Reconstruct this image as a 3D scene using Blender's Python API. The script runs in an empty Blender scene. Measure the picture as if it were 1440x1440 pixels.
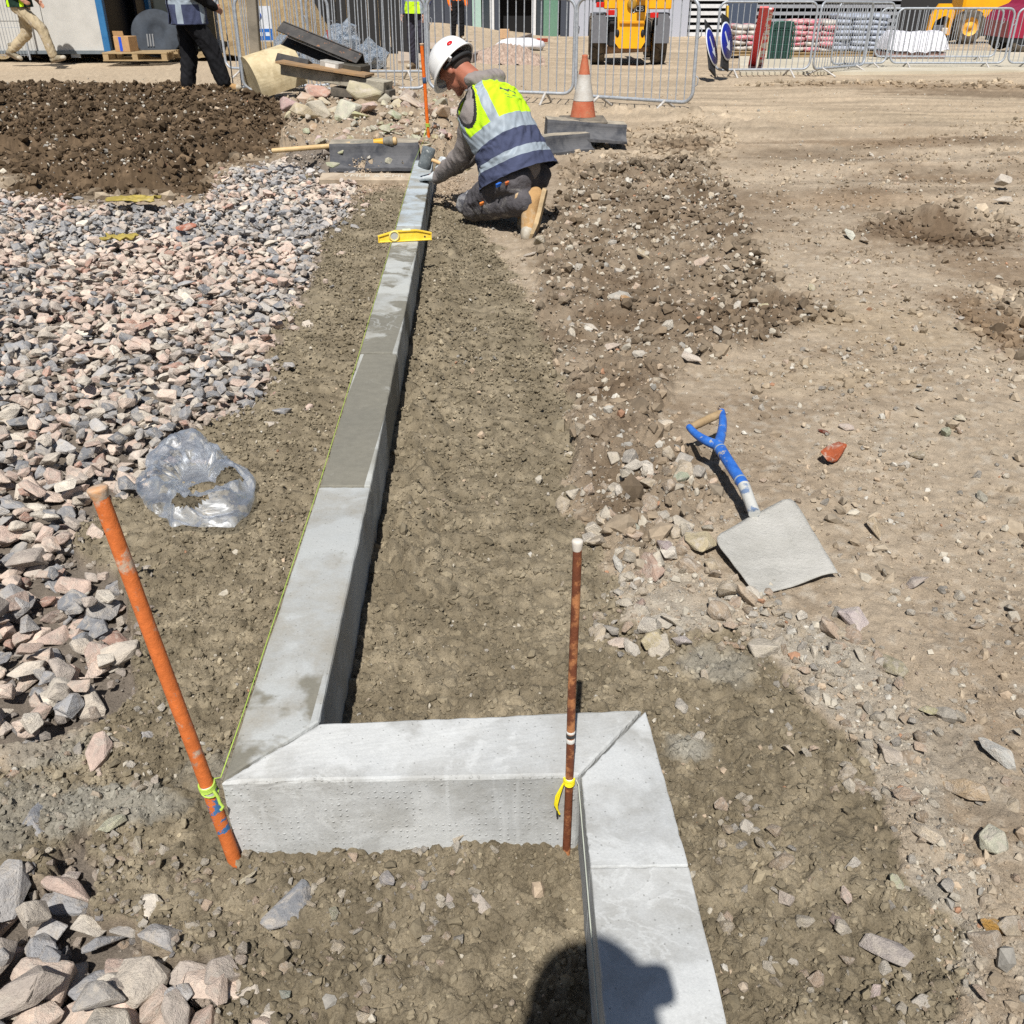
import bpy, bmesh, math, random
import numpy as np
from mathutils import Vector, Matrix, Euler, Quaternion

# ------------------------------------------------------------------ camera, sky, sun, exposure
scene = bpy.context.scene
COL = scene.collection
random.seed(7)
RNG = np.random.default_rng(11)
CAM_H = 1.35
PITCH = math.radians(29.44)
FPX = 1329.0
cam_d = bpy.data.cameras.new('camera')
cam = bpy.data.objects.new('camera', cam_d)
COL.objects.link(cam)
cam.location = (0, 0, CAM_H)
cam.rotation_euler = (math.radians(90) - PITCH, 0, 0)
cam_d.sensor_width = 36.0
cam_d.lens = 36.0 * FPX / 1440.0
cam_d.clip_start = 0.02
cam_d.clip_end = 2000
scene.camera = cam

SUN_EL = math.radians(56)
SUN_AZ = math.radians(7)          # shadows fall this far to the right of straight ahead
LDIR = Vector((math.sin(SUN_AZ) * math.cos(SUN_EL), math.cos(SUN_AZ) * math.cos(SUN_EL), -math.sin(SUN_EL)))
world = bpy.data.worlds.new('World')
scene.world = world
world.use_nodes = True
wn = world.node_tree
bg = wn.nodes['Background']
sky = wn.nodes.new('ShaderNodeTexSky')
sky.sky_type = 'NISHITA'
sky.sun_disc = False
sky.sun_elevation = SUN_EL
sky.sun_rotation = math.pi + SUN_AZ
wn.links.new(sky.outputs[0], bg.inputs[0])
bg.inputs[1].default_value = 0.05
sun_d = bpy.data.lights.new('sun', 'SUN')
sun_d.energy = 5.0
sun_d.angle = math.radians(0.53)
sun_d.color = (1.0, 0.965, 0.915)
sun = bpy.data.objects.new('sun', sun_d)
COL.objects.link(sun)
sun.rotation_euler = LDIR.to_track_quat('-Z', 'Y').to_euler()
vs = scene.view_settings
vs.view_transform = 'Standard'
vs.look = 'None'
vs.exposure = 0.24
vs.gamma = 1.0
vs.use_curve_mapping = False
scene.cycles.max_bounces = 6
scene.cycles.diffuse_bounces = 2
scene.cycles.transparent_max_bounces = 16
scene.cycles.use_denoising = False

# ------------------------------------------------------------------ helpers
_S, _C = math.sin(PITCH), math.cos(PITCH)

def lin(r, g, b):
    f = lambda c: (c / 255 / 12.92) if c <= 10 else ((c / 255 + .055) / 1.055) ** 2.4
    return (f(r), f(g), f(b))

def A(r, g, b, k=0.8):
    """albedo of a surface whose sunlit colour in the picture is r, g, b"""
    return tuple(min(.9, v * k) for v in lin(r, g, b))

def G(px, py, z=0.0):
    """point at height z that the camera sees at a pixel of the 1440 picture"""
    u, v = px - 720, py - 720
    r = (u, FPX * _C - v * _S, -(FPX * _S + v * _C))
    t = (z - CAM_H) / r[2]
    return Vector((r[0] * t, r[1] * t, z))

def AT(px, py, Y):
    """point on the vertical plane at distance Y seen at a pixel"""
    u, v = px - 720, py - 720
    r = (u, FPX * _C - v * _S, -(FPX * _S + v * _C))
    t = Y / r[1]
    return Vector((r[0] * t, Y, CAM_H + r[2] * t))

def ground_base(x, y):
    """the lie of the land: level by the kerb, falling gently to the back right"""
    x = np.asarray(x, float); y = np.asarray(y, float)
    s = np.clip((x + 4.0) / 6.0, 0, 1); s = s * s * (3 - 2 * s)
    return -0.0245 * np.clip(y - 10.5, 0, 34) * (0.35 + 0.65 * s)

def GP(px, py):
    z = 0.0
    for _ in range(40):
        p = G(px, py, z)
        z = 0.5 * z + 0.5 * float(ground_base(p.x, p.y))
    return G(px, py, z)

# ---- numpy noise
def _hash(ix, iy, seed):
    h = (ix.astype(np.int64) * 374761393 + iy.astype(np.int64) * 668265263 + seed * 974711) & 0x7fffffff
    h = ((h ^ (h >> 13)) * 1274126177) & 0x7fffffff
    return ((h ^ (h >> 16)) & 0xffffff) / float(0xffffff)

def vnoise(x, y, seed=0):
    ix = np.floor(x); iy = np.floor(y)
    fx = x - ix; fy = y - iy
    ux = fx * fx * fx * (fx * (fx * 6 - 15) + 10); uy = fy * fy * fy * (fy * (fy * 6 - 15) + 10)
    def g(dx, dy):
        a = _hash(ix + dx, iy + dy, seed) * 6.2831853
        return np.cos(a) * (fx - dx) + np.sin(a) * (fy - dy)
    a = g(0, 0); b = g(1, 0); c = g(0, 1); d = g(1, 1)
    return (a + ux * (b - a) + uy * (c - a) + ux * uy * (a - b - c + d)) * 1.4

def fbm(x, y, octv=4, seed=0, gain=.5):
    s = 0; a = 1.0
    for i in range(octv):
        s = s + a * vnoise(x * 2 ** i + 17.3 * i, y * 2 ** i - 9.1 * i, seed + i)
        a *= gain
    return s

def clods(x, y, seed, rad=.62):
    """rounded lumps: height 0..1"""
    ix = np.floor(x); iy = np.floor(y)
    out = np.zeros_like(x)
    for dx in (-1, 0, 1):
        for dy in (-1, 0, 1):
            cx = ix + dx; cy = iy + dy
            px = cx + _hash(cx, cy, seed); py = cy + _hash(cx, cy, seed + 5)
            hh = _hash(cx, cy, seed + 9)
            r = rad * (.45 + .75 * hh)
            d2 = ((x - px) ** 2 + (y - py) ** 2) / (r * r)
            out = np.maximum(out, np.sqrt(np.clip(1 - d2, 0, 1)) * (.35 + .65 * hh))
    return out

def sdf_poly(px_pts, x, y):
    """signed distance in metres (positive inside) to a polygon given in pixels on the ground"""
    pts = np.array([tuple(G(a, b))[:2] for a, b in px_pts])
    n = len(pts)
    d2 = np.full(x.shape, 1e18); inside = np.zeros(x.shape, bool)
    for i in range(n):
        ax, ay = pts[i]; bx, by = pts[(i + 1) % n]
        ex, ey = bx - ax, by - ay
        wx, wy = x - ax, y - ay
        t = np.clip((wx * ex + wy * ey) / (ex * ex + ey * ey + 1e-12), 0, 1)
        d2 = np.minimum(d2, (wx - ex * t) ** 2 + (wy - ey * t) ** 2)
        c = ((ay > y) != (by > y)) & (x < (bx - ax) * (y - ay) / (by - ay + 1e-12) + ax)
        inside ^= c
    return np.where(inside, 1, -1) * np.sqrt(d2)

def sstep(a, b, v):
    t = np.clip((v - a) / (b - a), 0, 1)
    return t * t * (3 - 2 * t)

# ---- mesh building
def tag(o, label=None, cat=None, group=None, kind=None):
    if label: o['label'] = label
    if cat: o['category'] = cat
    if group: o['group'] = group
    if kind: o['kind'] = kind
    return o

def empty(name, loc=(0, 0, 0), rot=(0, 0, 0), parent=None):
    o = bpy.data.objects.new(name, None)
    COL.objects.link(o)
    o.location = loc; o.rotation_euler = rot
    o.empty_display_size = .1
    if parent: o.parent = parent
    return o

def link(name, me, parent=None, loc=(0, 0, 0), rot=(0, 0, 0), scale=(1, 1, 1)):
    o = bpy.data.objects.new(name, me)
    COL.objects.link(o)
    o.location = loc; o.rotation_euler = rot; o.scale = scale
    if parent: o.parent = parent
    return o

def copy_tree(o, parent=None):
    c = o.copy(); COL.objects.link(c); c.parent = parent
    for ch in o.children: copy_tree(ch, c)
    return c

def frame_of(d):
    d = Vector(d).normalized()
    up = Vector((0, 0, 1)) if abs(d.z) < .95 else Vector((0, 1, 0))
    s = d.cross(up).normalized()
    return s, s.cross(d).normalized()

class MB:
    def __init__(self): self.v = []; self.f = []; self.m = []; self.s = []
    def add(self, vs_, fs, mat=0, smooth=False, M=None):
        o = len(self.v)
        if M is not None: vs_ = [M @ Vector(p) for p in vs_]
        self.v += [tuple(p) for p in vs_]
        for f in fs:
            self.f.append(tuple(i + o for i in f)); self.m.append(mat); self.s.append(smooth)
        return self
    def box(self, c, size, mat=0, M=None, bev=0.0, rot=None):
        bm = bmesh.new()
        bmesh.ops.create_cube(bm, size=1.0)
        for v in bm.verts: v.co = Vector((v.co.x * size[0], v.co.y * size[1], v.co.z * size[2]))
        if bev > 0: bmesh.ops.bevel(bm, geom=list(bm.edges), offset=bev, segments=1, affect='EDGES', profile=.5)
        if rot is not None: bmesh.ops.rotate(bm, verts=bm.verts, cent=(0, 0, 0), matrix=Euler(rot).to_matrix())
        for v in bm.verts: v.co += Vector(c)
        bm.verts.index_update()
        self.add([v.co.copy() for v in bm.verts], [[v.index for v in f.verts] for f in bm.faces], mat, False, M)
        bm.free(); return self
    def tube(self, pts, r, seg=10, mat=0, closed=False, caps=True, M=None, smooth=True):
        pts = [Vector(p) for p in pts]; n = len(pts)
        rs = r if isinstance(r, (list, tuple)) else [r] * n
        vs_ = []; fs = []
        prev = None
        for i, p in enumerate(pts):
            a = pts[(i - 1) % n] if (closed or i > 0) else p
            b = pts[(i + 1) % n] if (closed or i < n - 1) else p
            d = (b - a).normalized()
            if prev is None: s, t = frame_of(d)
            else:
                s = (prev - d * prev.dot(d)).normalized(); t = s.cross(d).normalized()
            prev = s
            for k in range(seg):
                an = 2 * math.pi * k / seg
                vs_.append(p + (s * math.cos(an) + t * math.sin(an)) * rs[i])
        for i in range(n if closed else n - 1):
            j = (i + 1) % n
            for k in range(seg):
                k2 = (k + 1) % seg
                fs.append((i * seg + k, j * seg + k, j * seg + k2, i * seg + k2))
        self.add(vs_, fs, mat, smooth, M)
        if caps and not closed:
            self.add(vs_[:seg], [tuple(range(seg))], mat, False, M)
            self.add(vs_[-seg:], [tuple(reversed(range(seg)))], mat, False, M)
        return self
    def lathe(self, prof, seg=24, mat=0, M=None, smooth=True, sx=1, sy=1):
        vs_ = []; fs = []
        n = len(prof)
        for r, z in prof:
            for k in range(seg):
                a = 2 * math.pi * k / seg
                vs_.append((r * math.cos(a) * sx, r * math.sin(a) * sy, z))
        for i in range(n - 1):
            for k in range(seg):
                k2 = (k + 1) % seg
                fs.append((i * seg + k, i * seg + k2, (i + 1) * seg + k2, (i + 1) * seg + k))
        return self.add(vs_, fs, mat, smooth, M)
    def prism(self, outline, y0, y1, mat=0, M=None):
        """outline in (x, z), extruded along y"""
        n = len(outline)
        vs_ = [(x, y0, z) for x, z in outline] + [(x, y1, z) for x, z in outline]
        fs = [tuple(range(n)), tuple(reversed(range(n, 2 * n)))]
        fs += [(i, i + n, (i + 1) % n + n, (i + 1) % n) for i in range(n)]
        return self.add(vs_, fs, mat, False, M)
    def mesh(self, name, mats):
        me = bpy.data.meshes.new(name)
        me.from_pydata(self.v, [], self.f)
        for m in (mats if isinstance(mats, (list, tuple)) else [mats]): me.materials.append(m)
        me.polygons.foreach_set('material_index', self.m)
        me.polygons.foreach_set('use_smooth', self.s)
        bm = bmesh.new(); bm.from_mesh(me)
        bmesh.ops.recalc_face_normals(bm, faces=bm.faces)
        bm.to_mesh(me); bm.free()
        me.update()
        return me
    def build(self, name, mats, parent=None, **kw):
        return link(name, self.mesh(name, mats), parent, **kw)

def grid_mesh(name, P, mat=None, smooth=True):
    """P: (rows, cols, 3) array -> quad mesh"""
    r, c, _ = P.shape
    me = bpy.data.meshes.new(name)
    nv = r * c
    i = np.arange(r - 1)[:, None] * c + np.arange(c - 1)[None, :]
    q = np.stack([i, i + 1, i + c + 1, i + c], -1).reshape(-1, 4).astype(np.int32)
    me.vertices.add(nv); me.vertices.foreach_set('co', P.reshape(-1).astype(np.float32))
    me.loops.add(q.size); me.loops.foreach_set('vertex_index', q.reshape(-1))
    me.polygons.add(len(q)); me.polygons.foreach_set('loop_start', np.arange(0, q.size, 4, dtype=np.int32))
    me.polygons.foreach_set('use_smooth', np.full(len(q), smooth))
    me.update(calc_edges=True)
    if mat: me.materials.append(mat)
    return me

# ---- materials
class NT:
    def __init__(self, name):
        self.m = bpy.data.materials.new(name); self.m.use_nodes = True
        self.t = self.m.node_tree; self.b = self.t.nodes['Principled BSDF']; self.out = self.t.nodes['Material Output']
    def n(self, typ, **kw):
        nd = self.t.nodes.new('ShaderNode' + typ)
        for k, v in kw.items():
            if k == 'I':
                for kk, vv in v.items(): nd.inputs[kk].default_value = vv
            else: setattr(nd, k, v)
        return nd
    def l(self, a, b): self.t.links.new(a, b)
    def coord(self, kind='Object'): return self.n('TexCoord').outputs[kind]
    def noise(self, vec, scale, detail=4, rough=.6, dist=0.0):
        nd = self.n('TexNoise', I={'Scale': scale, 'Detail': detail, 'Roughness': rough, 'Distortion': dist})
        if vec is not None: self.l(vec, nd.inputs['Vector'])
        return nd.outputs['Fac']
    def ramp(self, fac, stops):
        nd = self.n('ValToRGB'); cr = nd.color_ramp
        while len(cr.elements) < len(stops): cr.elements.new(.5)
        for e, (p, c) in zip(cr.elements, stops):
            e.position = p; e.color = (*c, 1) if len(c) == 3 else c
        self.l(fac, nd.inputs[0]); return nd.outputs[0]
    def mix(self, fac, a, b, blend='MIX'):
        nd = self.n('Mix', data_type='RGBA', blend_type=blend)
        for sock, val in ((nd.inputs[0], fac), (nd.inputs[6], a), (nd.inputs[7], b)):
            if hasattr(val, 'links'): self.l(val, sock)
            elif isinstance(val, (int, float)): sock.default_value = val
            else: sock.default_value = (*val, 1)
        return nd.outputs[2]
    def math(self, op, a, b=None, c=None):
        nd = self.n('Math', operation=op)
        for i, val in enumerate((a, b, c)):
            if val is None: continue
            if hasattr(val, 'links'): self.l(val, nd.inputs[i])
            else: nd.inputs[i].default_value = val
        return nd.outputs[0]
    def color(self, c):
        if hasattr(c, 'links'): self.l(c, self.b.inputs['Base Color'])
        else: self.b.inputs['Base Color'].default_value = (*c, 1)
        return self
    def set(self, rough=None, metal=None, spec=None):
        if rough is not None:
            if hasattr(rough, 'links'): self.l(rough, self.b.inputs['Roughness'])
            else: self.b.inputs['Roughness'].default_value = rough
        if metal is not None: self.b.inputs['Metallic'].default_value = metal
        if spec is not None: self.b.inputs['Specular IOR Level'].default_value = spec
        return self
    def bump(self, h, dist=.01, strength=1.0):
        nd = self.n('Bump', I={'Strength': strength, 'Distance': dist})
        self.l(h, nd.inputs['Height']); self.l(nd.outputs[0], self.b.inputs['Normal']); return self

def M_worn(name, c1, c2, scale=8, rough=.6, metal=0, lo=.35, hi=.65, bump=.002, bscale=60, detail=6, c3=None, c3scale=40, c3lo=.62):
    """one paint or stuff with patches of another showing through"""
    t = NT(name); v = t.coord()
    col = t.ramp(t.noise(v, scale, detail), [(lo, c1), (hi, c2)])
    if c3 is not None:
        col = t.mix(t.ramp(t.noise(v, c3scale, 5), [(c3lo, (0, 0, 0)), (c3lo + .06, (1, 1, 1))]), col, c3)
    t.color(col).set(rough, metal)
    if bump: t.bump(t.noise(v, bscale, 4), bump)
    return t.m

def M_plain(name, c, rough=.5, metal=0.0, var=.12, scale=14):
    t = NT(name); v = t.coord()
    lo = tuple(x * (1 - var) for x in c); hi = tuple(min(1, x * (1 + var)) for x in c)
    t.color(t.ramp(t.noise(v, scale, 5), [(.3, lo), (.7, hi)])).set(rough, metal)
    return t.m

# ------------------------------------------------------------------ the ground: one displaced sheet to the horizon
Z_DAMP = [(500,240),(470,300),(450,330),(432,400),(390,470),(372,560),(300,590),(240,640),(200,690),(120,700),(95,760),(175,840),(190,960),(150,1010),
          (60,1060),(0,1080),(-120,1120),(-120,1250),(60,1230),(160,1290),(215,1340),(330,1345),(330,1400),(250,1560),(1340,1560),(1350,1300),(1265,1250),(1240,1120),
          (1200,1040),(1110,960),(1050,880),(960,890),(870,880),(880,830),(830,760),(785,720),(812,650),(800,560),(770,480),(745,420),(690,340),(655,300),(640,230),(560,240)]
Z_BED = [(505,232),(492,300),(452,330),(432,400),(388,470),(372,560),(302,590),(238,640),(208,690),(132,702),(100,760),(182,830),(192,960),(152,1010),(30,1040),
         (-150,1060),(-700,1000),(-700,300),(-300,240),(0,268),(100,285),(200,290),(290,280),(330,240),(400,222)]
Z_BED2 = [(-120,1290),(10,1245),(70,1230),(110,1160),(135,1200),(150,1285),(215,1345),(325,1335),(335,1385),(290,1440),(250,1540),(-150,1540)]
Z_HEAP = [(-500,122),(0,114),(150,114),(300,122),(400,150),(430,185),(395,212),(330,232),(290,272),(200,284),(100,278),(30,290),(0,225),(-500,240)]
Z_RUBBLE = [(405,152),(440,132),(560,128),(670,140),(650,200),(610,240),(470,250),(405,228)]
Z_CLOD = [(752,345),(770,300),(800,262),(860,222),(1000,235),(1060,330),(1100,420),(1190,440),(1050,490),(960,520),(910,600),(980,650),(1000,710),(930,770),(880,800),
          (800,700),(812,640),(795,540),(762,460)]
Z_PALE = [(850,860),(890,800),(980,790),(1060,850),(1180,880),(1290,1000),(1340,1150),(1400,1300),(1370,1420),(1290,1300),(1245,1130),(1185,1020),(1100,940),(1010,880),(880,905)]
Z_RUB2 = [(785,700),(850,665),(930,650),(1000,680),(995,790),(1040,850),(1190,885),(1110,915),(980,885),(880,935),(845,905),(880,840),(835,760)]
Z_FRONT = [(150,1170),(330,1215),(450,1195),(560,1205),(780,1205),(815,1290),(560,1330),(430,1460),(250,1460),(335,1340),(200,1330),(150,1290)]
Z_RIGHT = [(960,900),(1180,860),(1460,760),(1460,1480),(1040,1480),(1000,1300)]
Z_LEFT = [(-20,1040),(150,1010),(200,960),(260,1000),(300,1130),(180,1180),(100,1170),(-20,1240)]
Z_SLAB = [(390,235),(480,245),(720,245),(640,300),(560,260),(500,280),(470,262)]
ELL = [(1320,330,120,24,'dark',1.0),(1010,300,130,40,'dark',.35),(870,420,90,50,'dark',.4),(1000,460,110,30,'dark',.45),(1200,280,140,14,'rust',.5),(1400,380,90,30,'rust',.6),(1130,215,90,10,'dark',.4),(890,560,70,40,'dark',.3),(1425,470,60,70,'rust',.9),(1270,200,210,9,'rust',.7),(1330,250,150,8,'rust',.55),(1400,118,190,7,'dark',.7),(1090,440,80,22,'dark',.6),
       (960,205,50,12,'dark',.8),(1340,108,260,6,'rust',.6),(960,1045,38,24,'mortar',1.0),(150,1130,110,32,'mortar',.9),(325,1075,60,26,'mortar',.5),(1015,930,70,26,'mortar',.7),
       (60,1045,80,30,'mortar',.7),(20,1150,60,60,'mortar',.6),(1340,1050,50,90,'mortar',.4),(1230,160,300,10,'pale',.6),(1250,460,110,40,'pale',.7),(1150,530,160,26,'pale',.5)]

def zone_weights(x, y):
    # ragged outlines: warp the point before asking which zone it is in
    k = np.clip(.35 + y * .16, .4, 2.2)
    wx = x + (.055 * fbm(x * 7, y * 7, 5, 3, .62)) * k; wy = y + (.055 * fbm(x * 7 + 40, y * 7, 5, 4, .62)) * k
    s = .016 * k
    W = {}
    for nm, poly, w in (('damp', Z_DAMP, s), ('bed', Z_BED, s), ('bed2', Z_BED2, s * .7), ('heap', Z_HEAP, s * 3.5), ('rubble', Z_RUBBLE, s * 2.5), ('clod', Z_CLOD, s * 3), ('pale', Z_PALE, s * 2.5), ('slab', Z_SLAB, s * 2)):
        W[nm] = sstep(-w, w, sdf_poly(poly, wx, wy))
    hn = .38 * fbm(x * 1.1, y * 1.1, 4, 213); W['heap'] = sstep(-.12, .12, sdf_poly(Z_HEAP, wx, wy) + hn) * (y > 6)
    W['heaph'] = sstep(.02, .55, sdf_poly(Z_HEAP, wx, wy) + hn)
    W['bed'] = np.maximum(W['bed'], W['bed2'])
    W['damp'] = W['damp'] * (1 - W['bed'])
    el = {'dark': 0, 'rust': 0, 'mortar': 0, 'pale': 0}
    for cx, cy, rx, ry, kd, st in ELL:
        c = G(cx, cy); ax = abs(G(cx + rx, cy).x - c.x); ay = abs(G(cx, cy - ry).y - G(cx, cy + ry).y) / 2
        d = ((wx - c.x) / ax) ** 2 + ((wy - c.y) / ay) ** 2
        el[kd] = np.maximum(el[kd], st * np.clip(1.3 - d + .45 * fbm(x * 5, y * 5, 3, 23), 0, 1))
    W.update({'e_' + k: v for k, v in el.items()})
    return W

def ground_height(x, y, W=None, spacing=0.0):
    if W is None: W = zone_weights(x, y)
    att = lambda lam: sstep(.9, 2.2, lam / np.maximum(spacing, 1e-5)) if np.ndim(spacing) else 1.0
    z = ground_base(x, y)
    z = z + .05 * fbm(x * .35, y * .35, 3, 51) * sstep(2.5, 9, np.abs(x) + .5 * np.maximum(y - 4, 0)) * .8
    far = sstep(13, 17, y)
    # the broken-up soil
    qx = x + .010 * vnoise(x * 45, y * 45, 65) + .02 * vnoise(x * 14, y * 14, 66); qy = y + .010 * vnoise(x * 45 + 31, y * 45, 67) + .02 * vnoise(x * 14 + 7, y * 14, 68)
    big = clods(qx / .11, qy / .11, 61); mid = clods(qx / .05, qy / .05, 62); sml = clods(qx / .024, qy / .024, 63); tiny = clods(qx / .0115, qy / .0115, 64)
    f1 = fbm(x * 9, y * 9, 4, 71); f2 = fbm(x * 45, y * 45, 3, 72)
    damp = .012 * f1 + .009 * mid * att(.05) * (.4 + .6 * sstep(-.2, .5, fbm(x * 3, y * 3, 2, 81))) + .012 * sml * att(.024) + .0065 * tiny * att(.0115) + .002 * f2 * att(.02)
    dry = .008 * f1 + .006 * mid * att(.05) * sstep(.0, .5, fbm(x * 2.2, y * 2.2, 2, 82)) + .0045 * sml * att(.024) * sstep(-.3, .5, fbm(x * 4, y * 4, 2, 83)) + .0022 * tiny * att(.0115)
    clod = .035 * fbm(x * 2.4, y * 2.4, 3, 84) + .03 * big * att(.11) + .024 * mid * att(.05) + .009 * sml * att(.024)
    heap = .05 * big * att(.11) + .04 * mid * att(.05) + .012 * sml * att(.024) + .06 * fbm(x * 1.3, y * 1.3, 3, 85)
    rub = .06 * fbm(x * 2, y * 2, 3, 86) + .05 * big * att(.11) + .025 * mid * att(.05)
    wd, wb, wh, wr, wc = W['damp'], W['bed'], W['heap'], W['rubble'], W['clod']
    rest = np.clip(1 - wd - wb - wh - wr - wc, 0, 1)
    d = wd * damp + rest * dry * (1 - .5 * far) + wc * clod * (1 - wd) + W['heaph'] * heap + wr * rub + W['pale'] * .006 * mid
    z = z + d + .08 * sstep(.3, 1.0, W['heaph']) * (1 - sstep(13.2, 14.5, y)) + .10 * wr - .045 * W['bed'] - .012 * wd
    bank = np.exp(-((x - KX(y) - .16) / .10) ** 2) * sstep(1.5, 2.0, y) * (1 - sstep(6.6, 7.3, y)); z = z + bank * W['damp'] * (.018 + .03 * mid * att(.05))
    # haunching heaped slightly against the right rod and the front face
    z = z + .02 * np.exp(-(((x - .0) / .5) ** 2 + ((y - 1.13) / .08) ** 2))
    # scoop with upcast on the dry side, and a low ridge of spoil along the fence feet
    c = G(1330, 322); z = z - .07 * np.exp(-(((x - c.x) / .42) ** 2 + ((y - c.y) / .22) ** 2))
    c = G(1330, 312); z = z + .09 * np.exp(-(((x - c.x) / .30) ** 2 + ((y - c.y) / .16) ** 2)) * (1 + .8 * big)
    rut = np.sin(y * 5.5 + 1.2 * fbm(x * .7, y * .7, 2, 91)) * sstep(5.2, 6.5, y) * sstep(1.0, 2.0, x) * (1 - sstep(10.5, 11.5, y)); z = z + .014 * rut
    c = G(1235, 335); z = z + .05 * np.exp(-(((x - c.x) / .16) ** 2 + ((y - c.y) / .12) ** 2))
    ridge = np.exp(-((y - (12.3 - .45 * x)) / .5) ** 2) * sstep(-.3, .6, x) * (1 - sstep(2.2, 3.2, x))
    z = z + ridge * (.05 + .10 * np.maximum(0, fbm(x * 3, y * 3, 3, 88)) + .05 * big)
    # keep the soil under the kerb stones and the level strips beside them
    inside = (np.abs(x - KX(y)) < .06) & (y > 1.25) & (y < 7.4)
    z = np.where(inside, np.minimum(z, -.02), z)
    return z

def KX(y):
    """centre line of the long kerb row"""
    return np.interp(y, [1.0, 2.211, 3.229, 4.267, 5.247, 6.288, 7.4], [-.415, -.442, -.478, -.52, -.561, -.606, -.652])

C_ = dict(dry=A(200,182,156), dry2=A(172,152,126), damp=A(126,115,93), damp2=A(152,140,116), bed=A(138,127,114), heap=A(98,80,58), heap2=A(130,108,82), rubble=A(176,156,130),
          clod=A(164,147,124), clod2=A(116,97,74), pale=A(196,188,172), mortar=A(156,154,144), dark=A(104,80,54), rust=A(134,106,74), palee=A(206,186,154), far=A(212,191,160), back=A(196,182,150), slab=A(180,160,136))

def ground_color(x, y, W):
    c = lambda k: np.array(C_[k])[None, :]
    n1 = fbm(x * 1.1, y * 1.1, 4, 101); n2 = fbm(x * 5, y * 5, 4, 102); n3 = fbm(x * 22, y * 22, 3, 103)
    mixc = lambda a, b, t: a + (b - a) * np.clip(t, 0, 1)[:, None]
    dry = mixc(c('dry'), c('dry2'), .35 + .8 * n1 + .5 * n2)
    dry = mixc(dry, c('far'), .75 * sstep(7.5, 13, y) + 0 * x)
    dry = mixc(dry, c('pale'), .55 * sstep(.1, .9, n3 + .4 * n2) * (1 - sstep(4, 8, y)))
    damp = mixc(c('damp'), c('damp2'), .3 + .7 * n2 + .5 * n3)
    col = dry
    col = mixc(col, mixc(c('clod'), c('clod2'), .4 + .8 * n2 + .3 * n3), .85 * W['clod'])
    col = mixc(col, c('pale'), W['pale'] * (.55 + .5 * n2))
    col = mixc(col, damp, W['damp'])
    for k in ('dark', 'rust', 'mortar'): col = mixc(col, c(k), .8 * W['e_' + k])
    col = mixc(col, c('palee'), .7 * W['e_pale'])
    col = mixc(col, mixc(c('heap'), c('heap2'), .3 + .8 * n2 + .5 * n3), W['heap'])
    col = mixc(col, c('rubble'), W['rubble'] * (.7 + .5 * n2))
    col = mixc(col, c('slab'), W['slab'] * .8)
    col = mixc(col, c('bed'), W['bed'])
    strk = fbm(x * .55, y * 3.2, 3, 131) * sstep(5.0, 7.5, y) * sstep(.3, 1.5, x)
    gain = (.84 + .28 * W['damp']) * (1 + .30 * strk)
    g_ = col.mean(1, keepdims=True); col = col * .88 + g_ * .12
    return np.clip(col * gain[:, None] * (1 + .16 * n3[:, None]), .005, .85)

def build_ground():
    rows = []
    prev = 1e9
    pys = list(np.arange(1500, 96, -1.9)) + list(np.arange(96, 20, -1.2)) + [18, 14, 10, 6, 2, -4, -10, -17, -22, -25, -27]
    ys = [-300, -80, -25, -10, -4, -1.6, -.5, 0, .25, .45, .6, .7] + [G(720, p).y for p in pys]
    ys = [y for y in ys if y < 900]
    ys = np.array(sorted(set(ys)))
    u_in = np.linspace(-1.1, 1.1, 660)
    u_out = np.concatenate([np.linspace(1.105, 1.9, 100), np.array([1.95, 2.1, 2.4, 3, 5, 10, 30, 120])])
    us = np.concatenate([-u_out[::-1], u_in, u_out])
    w = .36 + .47 * np.maximum(ys, .3)
    X = us[None, :] * w[:, None]; Y = np.repeat(ys[:, None], len(us), 1)
    dy = np.gradient(ys)[:, None] + 0 * X; dx = np.gradient(us)[None, :] * w[:, None]
    sp = np.maximum(np.minimum(dy, dx * 2.2), dx).reshape(-1)
    x = X.reshape(-1); y = Y.reshape(-1)
    W = zone_weights(x, y)
    z = ground_height(x, y, W, sp)
    P = np.stack([x, y, z], -1).reshape(len(ys), len(us), 3)
    t = NT('earth'); v = t.coord()
    at = t.n('Attribute', attribute_name='col')
    f = t.noise(v, 260, 5, .75); g = t.noise(v, 34, 5, .65)
    col = t.mix(.75, at.outputs['Color'], t.ramp(f, [(.3, (.5, .48, .46)), (.48, (1, 1, 1)), (.7, (1.35, 1.33, 1.3))]), 'MULTIPLY')
    col = t.mix(.6, col, t.ramp(g, [(.3, (.72, .7, .68)), (.7, (1.22, 1.2, 1.18))]), 'MULTIPLY')
    t.color(col).set(.96, 0, .2)
    vo = t.n('TexVoronoi', I={'Scale': 190.0, 'Randomness': 1.0}); t.l(v, vo.inputs['Vector'])
    h = t.math('SUBTRACT', t.math('MULTIPLY', t.noise(v, 300, 5, .8), .8), t.math('MULTIPLY', vo.outputs['Distance'], .25))
    t.bump(h, .0042, 1.0)
    me = grid_mesh('ground', P, t.m)
    ca = me.color_attributes.new('col', 'FLOAT_COLOR', 'POINT')
    cc = ground_color(x, y, W)
    ca.data.foreach_set('color', np.concatenate([cc, np.ones((len(cc), 1))], 1).astype(np.float32).reshape(-1))
    return tag(link('ground', me), kind='structure')

ground = build_ground()

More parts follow.
